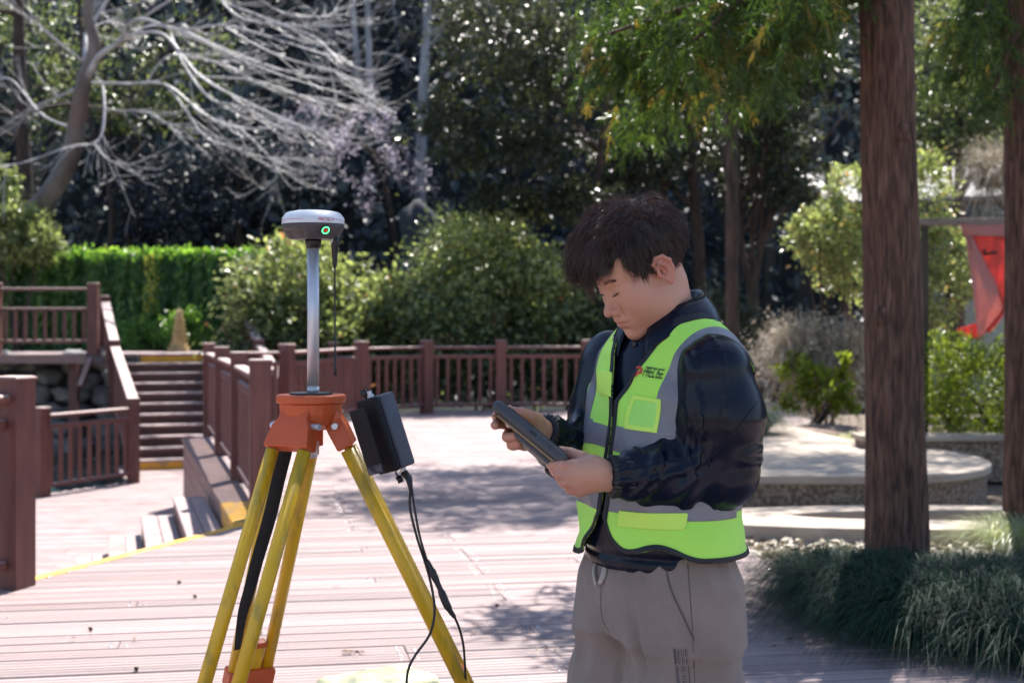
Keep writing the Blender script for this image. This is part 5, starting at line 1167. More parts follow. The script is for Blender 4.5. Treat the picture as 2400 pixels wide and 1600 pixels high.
# fringe locks that hang clear of the brow
g = rng(78); n = 1700; y0 = g.uniform(-.056, .048, n); lock = np.round((y0 + .002 * np.sin(y0 * 400)) / .0125) * .0125; y0 = y0 * .35 + lock * .65
st_ = np.stack([.095 + .02 * g.random(n) - 6 * y0 ** 2, y0, .082 + .014 * g.random(n)], 1); t = np.linspace(0, 1, 8)[None, :, None]; ll_ = ((.046 + .022 * np.sin(lock * 190 + 1) + .012 * g.random(n)) * np.interp(y0, [-.05, .0, .022, .048], [1.05, 1.15, .75, .45]))[:, None, None]
dv = np.stack([.42 + .12 * np.cos(lock * 90), .5 * lock / .05 * .35 + .2 * np.sin(lock * 200), np.full(n, -.2)], 1)[:, None, :]
pth = st_[:, None, :] + (lock - y0)[:, None, None] * np.array([0, 1., 0]) * .75 * t + dv * ll_ * t + np.array([-.28, 0, -.85])[None, None, :] * ll_ * t ** 1.9 + np.cumsum(g.normal(size=(n, 8, 3)) * .0006, 1)
wp = fromh(pth.reshape(-1, 3)).reshape(n, 8, 3); ribbons('fringe', wp, g.uniform(.0005, .0012, n), np.clip(.2 + .3 * g.random(n), 0, 1), M['hair_strand'], hair, sidev=np.cross(np.gradient(wp, axis=1), np.array([0, -1., .2])))
# side hair combed onto the temple and above the ear
g = rng(79); n = 2600; x0 = g.uniform(-.07, .062, n); sg = np.where(g.random(n) < .75, 1, -1); z0 = np.where(x0 > .034, .060, .050) + g.uniform(-.004, .03, n)
q = np.stack([x0, .085 * sg * np.ones(n), z0], 1); q = hproj(q, .004); L_ = np.where((x0 < .012) & (x0 > -.034), .014, np.where(x0 > .034, .024, .052)) * g.uniform(.6, 1.15, n) * np.where((x0 > .012) & (x0 < .034), 1.15, 1)
pp = []
for s in range(6):
    u = s / 5; v = q + np.stack([.15 * L_ * u * np.where(x0 > .02, 1.2, -.6), np.zeros(n), -L_ * u], 1); pp.append(hproj(v, .0035 * (1 - u) + .0008 + .001 * (g.random(n) > .5)[0]))
wp = fromh(np.stack(pp, 1).reshape(-1, 3)).reshape(n, 6, 3); ribbons('side_hair', wp, g.uniform(.0010, .0020, n), np.clip(g.random(n) * .35, 0, 1), M['hair_strand'], hair, sidev=np.tile(HF, (n, 6, 1)))

# ---- jacket: trunk and sleeves with folds
M['leather'] = pm('black leather', (.0030, .0050, .0130), .27, (.0045, .0078, .020), 9, bump=.04, bscale=50, spec=.24, rvar=.06, detail=6)
M['knit'] = pm('black elastic', (.008, .008, .010), .42, (.012, .012, .015), 9, bump=.4, bscale=120)
def along(p, a, b): ab = b - a; t = (p - a) @ ab / (ab @ ab); return t
def axang(p, a, b):
    x = unit(b - a); u = unit(np.cross(x, np.array([0, 0, 1.]) + .01)); v = np.cross(x, u); return np.arctan2((p - a) @ v, (p - a) @ u)
def sleeve(p, s, e, w, ph):
    up_ = chain(p, [s + UP * .005, s * .55 + e * .45 + unit(np.append((e - s)[:2], 0) + 1e-6) * .004, e], [.074, .088, .072], .03); fo = chain(p, [e, e * .52 + w * .48, w + (e - w) * .17], [.070, .064, .049], .03)
    d = smin(up_, fo, .03); t1 = along(p, s, e); t2 = along(p, e, w); a1, a2 = axang(p, s, e), axang(p, e, w)
    m2 = np.clip(t2 * 4, 0, 1) * np.clip((1.05 - t2) * 4, 0, 1); m1 = np.clip((t1 - .35) * 2.2, 0, 1) * np.clip((1.1 - t1) * 6, 0, 1)
    w2 = np.sin(t2 * 21 + 1.3 * np.sin(a2 * 2 + ph) + 1.7 * a2 + ph) * np.sin(a2 * 1.5 + ph * 2 + 3 * t2); w1 = np.sin(t1 * 15 + 1.1 * np.sin(a1 * 2 + ph) - 1.3 * a1 + 2 * ph) * np.cos(a1 * 1.5 + ph)
    rdg = lambda w: 1.25 * (np.exp(-((w - .55) / .42) ** 2) - .35)
    el_ = np.exp(-(np.linalg.norm(p - e, axis=1) / .075) ** 2) * np.sin(np.linalg.norm(p - (e + np.array([-.06, 0, .06])), axis=1) * 150)
    return d - .0085 * m2 * rdg(w2) - .0050 * m1 * rdg(w1) - .0045 * el_
def jtrunk(p):
    l, fw, z = tc(p); d = torso(p, -.004); d = d - .002 * np.sin(z * 60 + 5 * np.sin(l * 18)) * np.clip((1.0 - z) * 6, 0, 1); d = d + .006 * np.exp(-((z - .915) / .006) ** 2) + .004 * np.sin(np.arctan2(l, fw) * 46) * np.clip((.910 - z) * 60, 0, 1) * .06
    return smax(d, np.maximum(.884 - z, z - 1.40), .012)
def jacket_f(p): return smin(smin(jtrunk(p), sleeve(p, SHL, ELL, WRL, .6), .022), sleeve(p, SHR, ELR, WRR, 2.1), .022)
JV, JT = surfnet(jacket_f, (-.33, -.30, .84), (.32, .35, 1.42), .0050); JT = tri(JT)
jacket = manobj('jacket', smooth_mesh(JV, JT, 1, .4), JT, M['leather'])
def cuff(e, w, ph, f0=.175, f1=.0):
    x = unit(w - e); u = unit(np.cross(x, UP)); v = np.cross(x, u); ln = np.linalg.norm(w - e); V = []; Fc = []; n, mz = 132, 16
    for i in range(mz):
        t = i / (mz - 1); c = w + (e - w) * (f0 + .03 + (f1 - f0 - .03) * t); base = .0455 - .0075 * t + .003 * math.sin(t * math.pi * 3 - .5) - (.006 if i in (0, mz - 1) else 0)
        for j in range(n):
            a = 2 * math.pi * j / n; r = base + .0034 * math.sin(a * 26 + 1.1 * math.sin(t * 9 + ph) + ph) * (.6 + .4 * math.cos(t * math.pi * 6)); V.append(c + (u * math.cos(a) + v * math.sin(a)) * r)
    for i in range(mz - 1):
        for j in range(n): Fc.append((i * n + j, i * n + (j + 1) % n, (i + 1) * n + (j + 1) % n, (i + 1) * n + j))
    # turn the open end inwards
    b = len(V) - n
    for j in range(n): V.append(V[b + j] * .30 + (w + (e - w) * (f1 + .03)) * .70)
    for j in range(n): Fc.append((b + j, b + (j + 1) % n, b + n + (j + 1) % n, b + n + j))
    return manobj('cuff', np.array(V), np.array(Fc), M['knit'], jacket)
cuff(ELL, WRL, .3); cuff(ELR, WRR, 1.7)
SEAMS = [[(1699, 828), (1696, 931), (1678, 1008), (1667, 1080)], [(1629, 838), (1655, 823), (1694, 820), (1751, 839), (1786, 874)], [(1789, 923), (1730, 1000), (1667, 1075)], [(1592, 935), (1629, 1008), (1663, 1092)]]
# collar: a leaf folded down round the neck, tips at the front
NC = np.array([.026, .020, 0])
def collar():
    n, mz = 60, 12; V = []; Fc = []
    for i in range(n + 1):
        a = math.radians(-158 + 316 * i / n); fa = abs(a) / math.radians(158)     # 0 at the back, 1 at the tips
        dr = -FD * math.cos(a) + LF * math.sin(a) if False else (FD * -math.cos(a) + LF * math.sin(a))
        zt = 1.452 - .060 * fa ** 1.6; rt = .068 + .010 * (1 - fa); zb = 1.392 - .062 * fa ** 2.2 - .02 * max(0, fa - .85) / .15; rb = .094 + .016 * math.sin(fa * math.pi) + .006 * fa
        for j in range(mz + 1):
            t = j / mz
            if t < .3: u = t / .3; r = rt - .012 + .008 * u; z = zt - .03 * (1 - u)
            else: u = (t - .3) / .7; r = rt - .004 + (rb - rt + .004) * u + .006 * math.sin(u * math.pi); z = zt + (zb - zt) * u + .004 * math.sin(min(1, u * 6) * math.pi)
            fl = 1 + .12 * max(0, fa - .7); V.append(NC + dr * r * fl + FD * (.012 * fa) + UP * z)
    w = mz + 1
    for i in range(n):
        for j in range(mz): Fc.append((i * w + j, i * w + j + 1, (i + 1) * w + j + 1, (i + 1) * w + j))
    o = manobj('collar', np.array(V), np.array(Fc), M['leather'], jacket); s = o.modifiers.new('thick', 'SOLIDIFY'); s.thickness = .0035; s.offset = 0
    e = [Vector(V[i * w + mz]) for i in range(n + 1)]; MB().tube([v - Vector((0, 0, -.004)) for v in e], .0016, 6).build('collar_stitching', M['leather'], o, True)
collar()
sn = project(lambda p: jtrunk(p), np.array([NC + FD * .09 + UP * 1.335]), .002)[0]; MB().lathe([(.0065, 0), (.0065, .002), (.003, .003)], tuple(sn), 16, Matrix((Vector(LF), Vector(UP), Vector(FD))).transposed()).build('snap_button', M['t_black'], jacket, True)

# ---- safety vest
M['lime'] = pm('lime vest cloth', (.47, .93, .12), .75, (.51, .96, .14), 6, bump=.25, bscale=420, sheen=.2, spec=.25)
M['tape'] = pm('grey reflective tape', (.17, .165, .19), .40, (.21, .205, .23), 22, bump=.15, bscale=300, spec=.6)
M['piping'] = pm('black piping', (.010, .011, .014), .6)
def vest_f(p):
    l, fw, z = tc(p); d = torso(p, .008)
    d = d - .0040 * np.sin(z * 34 + 22 * l + 2.0 * np.sin(l * 25)) * np.clip((1.13 - z) * 5, 0, 1) - .0030 * np.sin(l * 46 + z * 18 + 3 * np.sin(z * 20)) - .004 * np.sin((l + .7 * z) * 30 + 1.0) * np.clip((z - 1.0) * 4, .2, 1)
    return d - (.009 + .006 * (l > 0)) * np.clip((.99 - z) / .09, 0, 1)                                  # flares away from the jacket towards the hem
VV, VT = surfnet(lambda p: np.maximum(vest_f(p), np.maximum(.885 - p[:, 2], p[:, 2] - 1.41)), (-.27, -.27, .87), (.27, .27, 1.42), .0042); VT = tri(VT)
def vf(V):
    """how far inside the outline of the vest each point is"""
    l, fw, z = tc(V); front = fw > -.01
    neck = np.hypot((V - NC) @ LF, (V - NC) @ FD) - .096 - .02 * np.clip((1.40 - z) / .05, 0, 1) * 0
    op = np.interp(z, [.885, .93, .975, 1.0, 1.225, 1.26, 1.36, 1.42], [.022, .010, .004, .003, .004, .020, .066, .075])
    vR = np.interp(z, [.885, .93, .975, 1.0, 1.225, 1.36, 1.42], [.090, .066, .030, .004, .004, .060, .07])
    f = np.where(front, np.where(l > 0, l - op, -l - vR), .1)
    ah = lambda s: np.hypot((l * s - .178) / .9, 0) * 0 + np.where(l * s > .06, np.hypot((fw + .018) / .076, (z - 1.212) / .112) - 1, 1) * .09
    ha = np.linspace(0, 3.2, 200); hv = np.convolve(np.pad(np.interp(ha, [0, .10, .3, .5, .75, .95, 1.2, 1.6, 3.2], [1.01, .965, .929, .924, .940, .938, .914, .914, .92]), 8, mode='edge'), np.ones(17) / 17, 'valid')
    hem = np.where(l > 0, np.interp(np.arctan2(l, fw), ha, hv), np.interp(-l, [0, .1, .2], [.93, .905, .90]))
    return np.minimum(np.minimum(np.minimum(f, ah(1)), ah(-1)), np.minimum(np.where(z > 1.33, neck, .1), z - hem))
ok = vest_f(VV) > -.004; fv = np.where((VV[:, 2] < .888) | (VV[:, 2] > 1.407), -.01, vf(VV)); V1, T1_ = clip(VV, VT, fv)
V1 = smooth_mesh(V1, T1_, 1, .3); n1_ = vnorm(V1, T1_)
vest = manobj('safety_vest', V1, T1_, M['lime']); sm = vest.modifiers.new('thick', 'SOLIDIFY'); sm.thickness = .0015; sm.offset = -1
def patch(name, field, off, m, parent=vest, thick=.0012):
    a, b = clip(V1 + n1_ * off, T1_, field(V1)); o = manobj(name, a, b, m, parent)
    if thick: s = o.modifiers.new('thick', 'SOLIDIFY'); s.thickness = thick; s.offset = -1
    return o
def band(V, z0, z1, tilt): l, fw, z = tc(V); zz = z + tilt * np.clip((l - 0) / .19, -.3, 1) * (fw > -.05); return np.minimum(zz - z0, z1 - zz)
inn = lambda V: vf(V) - .004
patch('chest_tape', lambda V: np.minimum(inn(V), band(V, 1.128, 1.178, .020)), .0012, M['tape'])
patch('waist_tape', lambda V: np.minimum(inn(V), band(V, 1.006, 1.050, .012)), .0012, M['tape'])
def brace(V, s): l, fw, z = tc(V); return np.minimum(np.minimum(.0235 - np.abs(l * s - .116 - .22 * np.clip(z - 1.22, 0, .16)), band(V, 1.172, 1.6, .020)), inn(V))
patch('left_brace_tape', lambda V: brace(V, 1), .0014, M['tape']); patch('right_brace_tape', lambda V: brace(V, -1), .0014, M['tape'])
patch('piping', lambda V: np.where(V[:, 2] < 1.5, .0058 - np.abs(vf(V) - .0045), -1), .0022, M['piping'], vest, .006)
patch('zip', lambda V: np.minimum(.0105 - np.abs(tc(V)[0] - .001), np.minimum(V[:, 2] - .985, np.minimum(1.232 - V[:, 2], tc(V)[1]))), .0030, M['piping'])
def surf(l, z, off):
    """points of the vest front at torso coordinates"""
    l, z = np.asarray(l, float), np.asarray(z, float); cf = np.interp(z, [t[0] for t in TORSO], [t[1] for t in TORSO]); a = np.interp(z, [t[0] for t in TORSO], [t[2] for t in TORSO]); b = np.interp(z, [t[0] for t in TORSO], [t[3] for t in TORSO])
    p = LF * l[:, None] + FD * (cf + b * np.sqrt(np.clip(1 - (l / a) ** 2, .02, 1)))[:, None] + UP * z[:, None]
    return project(vest_f, p, off, 4)
def rect(V, l0, l1, z0, z1, sk=0.0): l, fw, z = tc(V); zz = z + sk * (l - l0); return np.where(fw > 0, np.minimum(np.minimum(l - l0, l1 - l), np.minimum(zz - z0, z1 - zz)), -1)
PK = (.030, .098, 1.160, 1.232)
CAMP = np.array([0, 0, CAMH]) - ORG
def hit(f, px, py, t0=2.4, it=60):
    """where the line of sight through a photo point meets a surface"""
    px, py = np.atleast_1d(np.asarray(px, float)), np.atleast_1d(np.asarray(py, float)); d = np.stack([(px - 1200) / F, np.ones_like(px), -(py - YH) / F], 1); d = unit(d); t = np.full(len(px), t0)
    for _ in range(it): t = t + np.clip(f(CAMP + d * t[:, None]), -.02, .05) * .8
    return CAMP + d * t[:, None]
def smooth_path(h):
    for _ in range(2): h[1:-1] = (h[:-2] + 2 * h[1:-1] + h[2:]) / 4
    return h
def lz(px, py): h = hit(vest_f, px, py); a, b, c = tc(h); return a, c
for sm_ in SEAMS:
    q = polyline([(x, y, 0) for x, y in sm_], 26); h = hit(jacket_f, q[:, 0], q[:, 1]); h = smooth_path(h) ; MB().tube(h + grad(jacket_f, h) * .0002, .0017, 6).build('sleeve_seam', M['leather'], jacket, True)
# pockets, flap and print on the vest
M['lime2'] = pm('yellow lime webbing', (.62, .95, .14), .7, (.65, .97, .16), 9, bump=.2, bscale=400, spec=.25)
mw, ntw, pw_, _ = nodes('clear pocket window'); pw_.inputs['Base Color'].default_value = (.40, .85, .12, 1); pw_.inputs['Roughness'].default_value = .12; pw_.inputs['Coat Weight'].default_value = .6
M['window'] = mw
(l0, l1), (z0, z1) = lz([1470, 1549], [966, 966])[0], (lz([1510], [1006])[1][0], lz([1505], [926])[1][0])
R0 = lambda V: rect(V, l0, l1, z0, z1, .10)
pk = patch('id_pocket', lambda V: np.minimum(R0(V), -(rect(V, l0 + .008, l1 - .008, z0 + .009, z1 - .009, .10))), .0035, M['lime2'], vest, .002)
patch('pocket_window', lambda V: rect(V, l0 + .007, l1 - .007, z0 + .008, z1 - .008, .10), .0020, M['window'], pk, 0)
(a0, a1), (b0, b1) = lz([1404, 1458], [895, 895])[0], (lz([1430], [922])[1][0], lz([1435], [868])[1][0])
pk2 = patch('chest_pocket', lambda V: rect(V, a0, a1, b0 - .060, b1 - .004, .1), .0018, M['lime'], vest, .001)
patch('pocket_flap', lambda V: rect(V, a0 - .002, a1 + .002, b0, b1, .1), .0045, M['lime2'], pk2, .0015)
(c0, c1), (e0, e1) = lz([1450, 1608], [1225, 1225])[0], (lz([1530], [1248])[1][0], lz([1530], [1203])[1][0])
patch('hip_pocket_flap', lambda V: rect(V, c0, c1, e0 + .006, e1, -.02), .0045, M['lime2'], vest, .0015)
M['p_black'] = pm('black print', (.012, .014, .02), .6); M['p_red'] = pm('red print', (.62, .05, .04), .6)
(tl0, tl1), (tz0, tz1) = lz([1508, 1556], [876, 876])[0], (lz([1530], [884])[1][0], lz([1530], [865])[1][0])
kx = 1.0
def onvest(x, y): return surf([tl0 + x], [tz0 + y], .0030)[0]
_t, wdt_ = stroke_text('PRECISE', 1.0, lambda x, y: (x, y, 0), 'tmp', None, None); bpy.data.objects.remove(_t)
hh = tz1 - tz0 + .001; sx_ = (tl1 - tl0) / (wdt_ * hh)
def batch_text(name, mat_, parent):
    raw, _ = stroke_text('PRECISE', 1.0, lambda x, y: (x, y, 0), name, mat_, parent, w=.15); v = np.array([w_.co for w_ in raw.data.vertices]); w_ = surf(tl0 + v[:, 0] * hh * sx_, tz0 + v[:, 1] * hh - .10 * (v[:, 0] * hh * sx_), .0030); raw.data.vertices.foreach_set('co', w_.astype(np.float32).ravel()); raw.data.update()
batch_text('brand_lettering', M['p_black'], vest)
def decal(name, px, py, faces, m_, parent, f=None, off=.003):
    h = hit(f or vest_f, px, py); h = h + grad(f or vest_f, h) * off; o = pyobj(name, h, faces, m_, parent); return o
# red map-pin P: an open ring with a tail
an_ = np.linspace(-2.2, 2.6, 17); px = []; py = []
for t in an_:
    for r in (3.2, 8.2): px.append(1499 + r * math.cos(t)); py.append(868 - r * math.sin(t) * 1.15)
decal('brand_emblem', px, py, [(2 * i, 2 * i + 1, 2 * i + 3, 2 * i + 2) for i in range(16)], M['p_red'], vest)
decal('brand_emblem_tail', [1490, 1496, 1499, 1492], [882, 868, 872, 884], [(0, 1, 2, 3)], M['p_red'], vest)
# zip pull
zp = hit(vest_f, [1436, 1435], [948, 975]); MB().tube([Vector(v) + Vector((-.002, -.006, 0)) for v in zp], .0025, 8).build('zip_pull', M['t_black'], vest)

# ---- trousers
M['trouser'] = pm('taupe cotton jersey', (.245, .188, .158), .85, (.285, .222, .188), 14, bump=.35, bscale=380, sheen=.25, spec=.2)
def trousers_f(p):
    z = p[:, 2]; l, fw = p @ LF, p @ FD; a = np.interp(z, [.78, .86, .885, .95, 1.0], [.178, .168, .156, .140, .14]); b = np.interp(z, [.78, .86, .885, .95, 1.0], [.138, .130, .120, .108, .10])
    hip = ((np.sqrt((l / a) ** 2 + (fw / b) ** 2)) - 1) * b; hip = np.maximum(hip, np.maximum(.755 - z, z - .98)); d = hip
    for o, s in LEGS:
        q = p - o; w = chain(p, [o + [0, 0, .83], o * 1.12 + FD * .012 + [0, 0, .60], o * 1.2 + FD * .005 + [0, 0, .30], o * 1.25 + [0, 0, .07]], [.102, .110, .103, .096], .05)
        an = np.arctan2(p @ LF - o @ LF, p @ FD - o @ FD)
        w = w - .006 * np.exp(-((np.sin(an * 2.5 + 3.5 * z + s)) / .22) ** 2) * np.clip((.84 - z) * 6, 0, 1) - (.0075 * np.sin(an * 4 + 9 * z + s) + .005 * np.sin(an * 7 - 14 * z + 2 * s)) * np.clip((.86 - z) * 5, .15, 1) - .005 * np.sin(z * 26 + 3 * np.sin(an) + s) * np.clip((.35 - z) * 4, 0, 1)
        d = smin(d, w, .075)
    an = np.arctan2(l, fw); d = d - .0035 * np.sin(an * 22 + 2 * np.sin(z * 30)) * np.clip((z - .80) * 9, 0, 1)                    # gathers below the waistband
    cr = np.abs(l + .002) ; d = d + .010 * np.exp(-(cr / .012) ** 2) * np.clip((.80 - z) * 10, 0, 1) * (fw > -.02)           # centre crease
    fold = np.abs((l - .075) + .25 * (z - .80)); d = d + .011 * np.exp(-(fold / .009) ** 2) * np.exp(-((z - .765) / .05) ** 2) * (fw > 0) - .004 * np.exp(-((fold - .02) / .014) ** 2) * np.exp(-((z - .74) / .08) ** 2) * (fw > 0)
    fold2 = np.abs((l - .03) - .30 * (z - .70)); d = d + .006 * np.exp(-(fold2 / .010) ** 2) * np.exp(-((z - .66) / .08) ** 2) * (fw > 0)
    return np.maximum(d, .07 - z)
QV, QT = surfnet(trousers_f, (-.30, -.30, .05), (.30, .30, 1.0), .0062); QT = tri(QT)
trs = manobj('trousers', smooth_mesh(QV, QT, 1, .4), QT, M['trouser'])
M['seam'] = pm('trouser seam', (.115, .088, .078), .9)
def seam(name, pts, r, off=.0): 
    q = polyline([(x, y, 0) for x, y in pts], 18); h = hit(trousers_f, q[:, 0], q[:, 1]); h = h + grad(trousers_f, h) * off; MB().tube(h, r, 6).build(name, M['seam'], trs, True)
seam('pocket_seam', [(1560, 1325), (1572, 1378), (1600, 1440), (1626, 1497)], .0021, -.0003); seam('side_seam', [(1612, 1322), (1618, 1400), (1624, 1490), (1628, 1598)], .0012, -.0004)
seam('fly_seam', [(1412, 1345), (1408, 1400), (1412, 1450), (1428, 1478)], .0012, -.0004)
M['cord'] = pm('cream drawcord', (.48, .42, .36), .85, (.56, .50, .44), 40, bump=.5, bscale=300)
for pts in ([(1402, 1322), (1398, 1345), (1402, 1372)], [(1422, 1326), (1420, 1348), (1408, 1368)]):
    q = polyline([(x, y, 0) for x, y in pts], 8); h = hit(trousers_f, q[:, 0], q[:, 1]); h = h + grad(trousers_f, h) * .006; MB().tube(h, [.003, .0045, .0055, .006, .006, .0058, .005, .004], 8, flat=.6).build('drawcord', M['cord'], trs, True)
M['print'] = pm('faded violet print', (.075, .062, .085), .85); px = []; py = []; fc = []
def pr(x0, y0, x1, y1):
    n = len(px)
    for x, y in ((x0, y0), (x1, y0), (x1, y1), (x0, y1)): px.append(x + (y - 1516) * .09); py.append(y)
    fc.append((n, n + 1, n + 2, n + 3))
for i, w in enumerate([5, 1.5, 3, 1.2, 2.2, 1.2, 3, 1.5]): pr(1578 + i * 4.4, 1518 + (i % 3) * 2, 1578 + i * 4.4 + w * .7, 1553 - (i % 2) * 3)
for j in range(13): pr(1579, 1558 + j * 3.4, 1585, 1560 + j * 3.4)
for j, w in enumerate([9, 9, 3, 9, 6, 9]): pr(1592, 1560 + j * 7, 1592 + w, 1562.2 + j * 7); pr(1592 if j % 2 else 1599, 1562.2 + j * 7, 1594 if j % 2 else 1601, 1565 + j * 7)
for j in range(9): pr(1607, 1558 + j * 4.6, 1610.5, 1561 + j * 4.6)
decal('printed_mark', px, py, fc, M['print'], trs, trousers_f, .0030)
# shoes
M['shoe'] = pm('dark shoe', (.03, .03, .032), .5, (.05, .05, .05), 20)
for o, s in LEGS:
    c = o * 1.1
    sv, stt = surfnet(lambda p: np.maximum(smin(cap(p, c + [0, 0, .05] - FD * .05, c + FD * .15 + [0, 0, .035], .05, .046), cap(p, c + [0, 0, .04], c + [0, 0, .11], .05), .03), .004 - p[:, 2]), c - [.24, .24, .01], c + [.24, .24, .17], .009)
    manobj('shoe', sv, tri(stt), M['shoe'])

# ---- handheld tablet
TM = Matrix((Vector(TA), Vector(TW), Vector(TN))).transposed().to_4x4(); TM.translation = Vector(TBC + ORG)
tab = bpy.data.objects.new('handheld_tablet', None); C.objects.link(tab); tab.matrix_world = TM; tag(tab, 'dark grey rugged handheld tablet gripped in both hands', 'tablet')
M['rug'] = pm('dark rubber', (.045, .045, .052), .5, (.058, .058, .066), 12, bump=.2, bscale=250)
rbox('case', (0, 0, 0), (2 * TLh, 2 * TWh, 2 * TTh), .0105, M['rug'], tab, 5)
rbox('screen', (0, 0, TTh), (2 * TLh - .030, 2 * TWh - .014, .002), .0008, pm('dark glass screen', (.012, .014, .018), .06, coat=.5), tab, 2)
M['bronze'] = pm('bronze back plate', (.16, .10, .055), .22, (.22, .15, .09), 9, metal=.6)
bkp = rbox('back_plate', (.004, 0, -TTh - .0015), (2 * TLh - .036, 2 * TWh - .010, .008), .0035, M['bronze'], tab, 3)
rbox('battery_door', (.026, 0, -TTh - .0075), (.10, 2 * TWh - .022, .010), .004, M['rug'], tab, 3)
sgnw = 1.0 if (TW @ np.array([0, -1., 0])) > 0 else -1.0
rbox('side_key', (.012, sgnw * (TWh + .0004), .001), (.018, .003, .006), .0012, M['t_black'], tab, 2)
rbox('side_rib', (.045, sgnw * (TWh + .0002), .001), (.030, .002, .010), .0009, M['rug'], tab, 2)
MB().lathe([(.006, 0), (.006, .003), (.004, .0035)], (-TLh + .018, sgnw * (TWh - .018), -TTh - .0085), 16).build('camera_lens', M['bronze'], tab, True)
# ------------------------------------------------------------------ banner, notice board, pavilion
M['pole_wood'] = pm('dark pole wood', (.028, .022, .016), .8, (.06, .05, .035), 5, (3, 3, .6), .4, 20)
M['beam_wood'] = pm('weathered beam', (.16, .12, .10), .75, (.26, .21, .18), 6, (1, 8, 8), .3, 30)
BD_ = 13.4; bp0 = at(2167, 512, BD_); ban = empty('banner_frame', (bp0.x, BD_, 0), label='dark wooden frame with horizontal bar right of the thick cedar', cat='frame')
MB().beam((0, 0, -.05), (0, 0, bp0.z + .0), .06, .06, (0, 1, 0)).build('post', M['pole_wood'], ban, bevel=.006)
MB().beam((1.75, 0, -.05), (1.75, 0, bp0.z), .06, .06, (0, 1, 0)).build('post', M['pole_wood'], ban, bevel=.006)
MB().beam((-.08, -.0, bp0.z - .035), (1.85, 0, bp0.z - .035), .09, .065).build('cross_bar', M['beam_wood'], ban, bevel=.006)
mr, ntr, prr, outr = nodes('red banner cloth'); prr.inputs['Base Color'].default_value = (.70, .14, .12, 1); prr.inputs['Roughness'].default_value = .8
tr_ = ntr.nodes.new('ShaderNodeBsdfTranslucent'); tr_.inputs[0].default_value = (.88, .20, .17, 1); mxr = ntr.nodes.new('ShaderNodeMixShader'); mxr.inputs[0].default_value = .5
ntr.links.new(prr.outputs[0], mxr.inputs[1]); ntr.links.new(tr_.outputs[0], mxr.inputs[2]); ntr.links.new(mxr.outputs[0], outr.inputs[0])
M['b_pale'] = pm('faded banner back', (.62, .26, .23), .85, (.54, .32, .31), 3)
_n = M['b_pale'].node_tree; _o = [n for n in _n.nodes if n.type == 'OUTPUT_MATERIAL'][0]; _p = [n for n in _n.nodes if n.type == 'BSDF_PRINCIPLED'][0]; _t = _n.nodes.new('ShaderNodeBsdfTranslucent'); _t.inputs[0].default_value = (.80, .38, .34, 1); _m = _n.nodes.new('ShaderNodeMixShader'); _m.inputs[0].default_value = .45
_n.links.new(_p.outputs[0], _m.inputs[1]); _n.links.new(_t.outputs[0], _m.inputs[2]); _n.links.new(_m.outputs[0], _o.inputs[0])
bn_ = empty('red_banner', tuple(at(2320, 535, BD_ - .06)), label='red and faded pink banner twisted as it hangs from the wooden bar', cat='banner'); bo_ = at(2320, 535, BD_ - .06)
def sheet(name, left, right, m_, d0, d1, n=14, w=6):
    V = []; Fc = []
    Lp, Rp = polyline([(x, y, 0) for x, y in left], n), polyline([(x, y, 0) for x, y in right], n)
    for i in range(n):
        for j in range(w + 1):
            u = j / w; x = Lp[i][0] * (1 - u) + Rp[i][0] * u; y = Lp[i][1] * (1 - u) + Rp[i][1] * u; V.append(at(x, y, d0 + (d1 - d0) * u + .03 * math.sin(u * 5 + i * .35)) - bo_)
    for i in range(n - 1):
        for j in range(w): Fc.append((i * (w + 1) + j, i * (w + 1) + j + 1, (i + 1) * (w + 1) + j + 1, (i + 1) * (w + 1) + j))
    o = pyobj(name, V, Fc, m_, bn_, True); s = o.modifiers.new('thick', 'SOLIDIFY'); s.thickness = .002; return o
sheet('hem_band', [(2250, 524), (2258, 552)], [(2392, 526), (2392, 556)], M['b_pale'], BD_ - .07, BD_ - .06, 4)
sheet('cloth_front', [(2266, 552), (2300, 620), (2335, 680), (2352, 715)], [(2392, 554), (2392, 600), (2372, 670), (2353, 716)], mr, BD_ - .05, BD_ - .03)
sheet('cloth_fold', [(2262, 552), (2274, 640), (2284, 720), (2292, 800)], [(2276, 552), (2318, 630), (2357, 712), (2312, 778)], M['b_pale'], BD_ - .12, BD_ - .07)
sheet('cloth_edge', [(2357, 712), (2335, 745), (2310, 775)], [(2362, 700), (2350, 740), (2318, 780)], mr, BD_ - .08, BD_ - .05, 8, 3)
sheet('cloth_tail', [(2240, 772), (2252, 785), (2280, 792)], [(2288, 756), (2292, 770), (2290, 796)], mr, BD_ - .1, BD_ - .08, 6, 4)
dk = sheet('painted_stroke', [(2304, 592), (2306, 599)], [(2336, 588), (2337, 594)], M['pole_wood'], BD_ - .10, BD_ - .09, 3, 3); sheet('painted_stroke', [(2302, 590), (2306, 584)], [(2308, 592), (2312, 582)], M['pole_wood'], BD_ - .10, BD_ - .09, 3, 2)
nbd = empty('notice_board', tuple(at(2392, 745, 16.5))[:2] + (0,), label='blue notice board behind the banner at the right edge', cat='board'); zz0, zz1 = at(0, 742, 16.5).z, at(0, 640, 16.5).z
MB().box((.12, 0, (zz0 + zz1) / 2), (.62, .04, zz1 - zz0)).build('panel', pm('blue enamel', (.02, .05, .22), .4), nbd, bevel=.01)
for k in range(3): MB().box((.1, -.023, zz0 + .2 + .12 * k), (.45, .004, .03)).build('text_line', M['b_pale'], nbd)
for sx in (-.12, .36): MB().beam((sx, .03, -.05), (sx, .03, zz1), .05, .05, (0, 1, 0)).build('post', M['pole_wood'], nbd)
pv = empty('pavilion', (8.2, 27.5, 0), label='pale walled pavilion with grey tiled eave half hidden by trees at right', cat='pavilion')
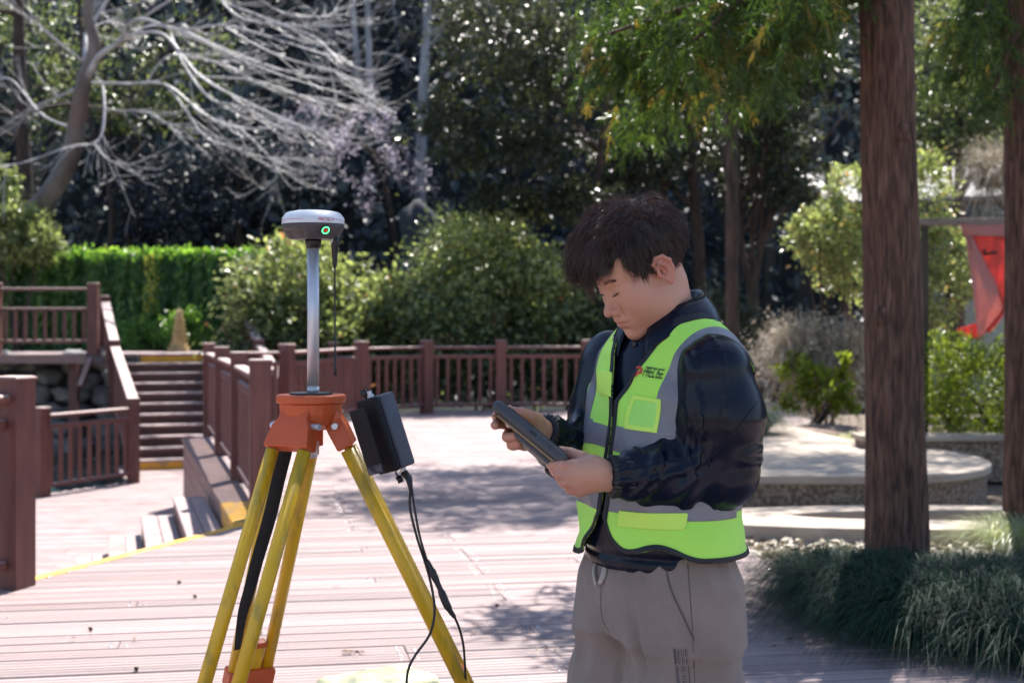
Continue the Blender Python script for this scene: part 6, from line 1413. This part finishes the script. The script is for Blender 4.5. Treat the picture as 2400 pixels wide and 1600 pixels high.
M['tile'] = pm('grey roof tile', (.13, .13, .14), .7, (.22, .22, .23), 4, (6, 1, 1), .5, 20); M['cream'] = pm('cream plaster', (.40, .38, .34), .85, (.46, .44, .40), 4)
rz0 = at(0, 486, 26.6).z; b = MB()
b.add([(-2.35, -1.0, rz0), (2.4, -1.0, rz0 + .18), (2.6, 1.6, rz0 + 1.0), (-2.2, 1.6, rz0 + .8), (-2.35, -1.0, rz0 + .1), (2.4, -1.0, rz0 + .28), (2.6, 1.6, rz0 + 1.1), (-2.2, 1.6, rz0 + .9)], [(0, 3, 2, 1), (4, 5, 6, 7), (0, 1, 5, 4), (1, 2, 6, 5), (2, 3, 7, 6), (3, 0, 4, 7)]); b.build('roof', M['tile'], pv)
MB().beam((-2.35, -1.02, rz0 - .04), (2.4, -1.02, rz0 + .14), .06, .10).build('eave_board', M['pole_wood'], pv)
MB().box((1.2, .1, rz0 / 2 - .1), (2.2, 1.2, rz0 - .1)).build('wall', M['cream'], pv)
for k in range(7): MB().beam((-2.1 + .72 * k, -1.0, rz0 + .02 + .027 * k), (-2.1 + .72 * k, .3, rz0 + .3 + .027 * k), .06, .08).build('rafter', M['pole_wood'], pv)
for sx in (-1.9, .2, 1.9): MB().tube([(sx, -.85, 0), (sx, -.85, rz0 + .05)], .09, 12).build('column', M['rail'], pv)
# ------------------------------------------------------------------ small things on the deck
for k, (x, y, lb) in enumerate([(420, 1363, 'small dark seed pod closest to the yellow deck edge'), (457, 1396, 'small dark seed pod just left of the tripod legs'), (212, 1472, 'leftmost small dark seed pod on the deck'), (320, 1565, 'small dark seed pod nearest the bottom picture edge'), (1165, 1418, 'small dark seed pod between the power cable and the person')]):
    p = onz(x, y, .012); o = rock('seed_pod', p, (.0095, .0085, .008), 500 + k, M['bark_dark'], None, 2); tag(o, lb, 'seed pod', 'seed pods scattered on the deck')
g = rng(98); pts = []
for x, y, n, s in [(816, 1527, 14, .03), (1120, 1465, 5, .02), (430, 1320, 2, .02), (780, 1375, 2, .02), (1290, 1520, 4, .03), (1118, 1485, 4, .02), (270, 1495, 3, .08), (1700, 1290, 10, .15), (1860, 1500, 8, .12)]:
    p = onz(x, y, .006); pts.append(np.array(tuple(p)) + g.normal(size=(n, 3)) * [s, s * .6, .0] + [0, 0, .004])
P = np.concatenate(pts); dl = leaves('fallen_leaves', P, g.normal(size=P.shape) * [1, 1, .15], g.normal(size=P.shape) * .35 + [0, 0, 1], (.034), .3, g.random(len(P)) * .6, leafmat('brown fallen leaf', (.10, .05, .025), (.30, .18, .10), rough=.6, trans=.2, tcol=(1.2, 1, .8)), None, g)
tag(dl, 'scraps of brown fallen leaves on the deck planks', 'leaf litter', kind='stuff')
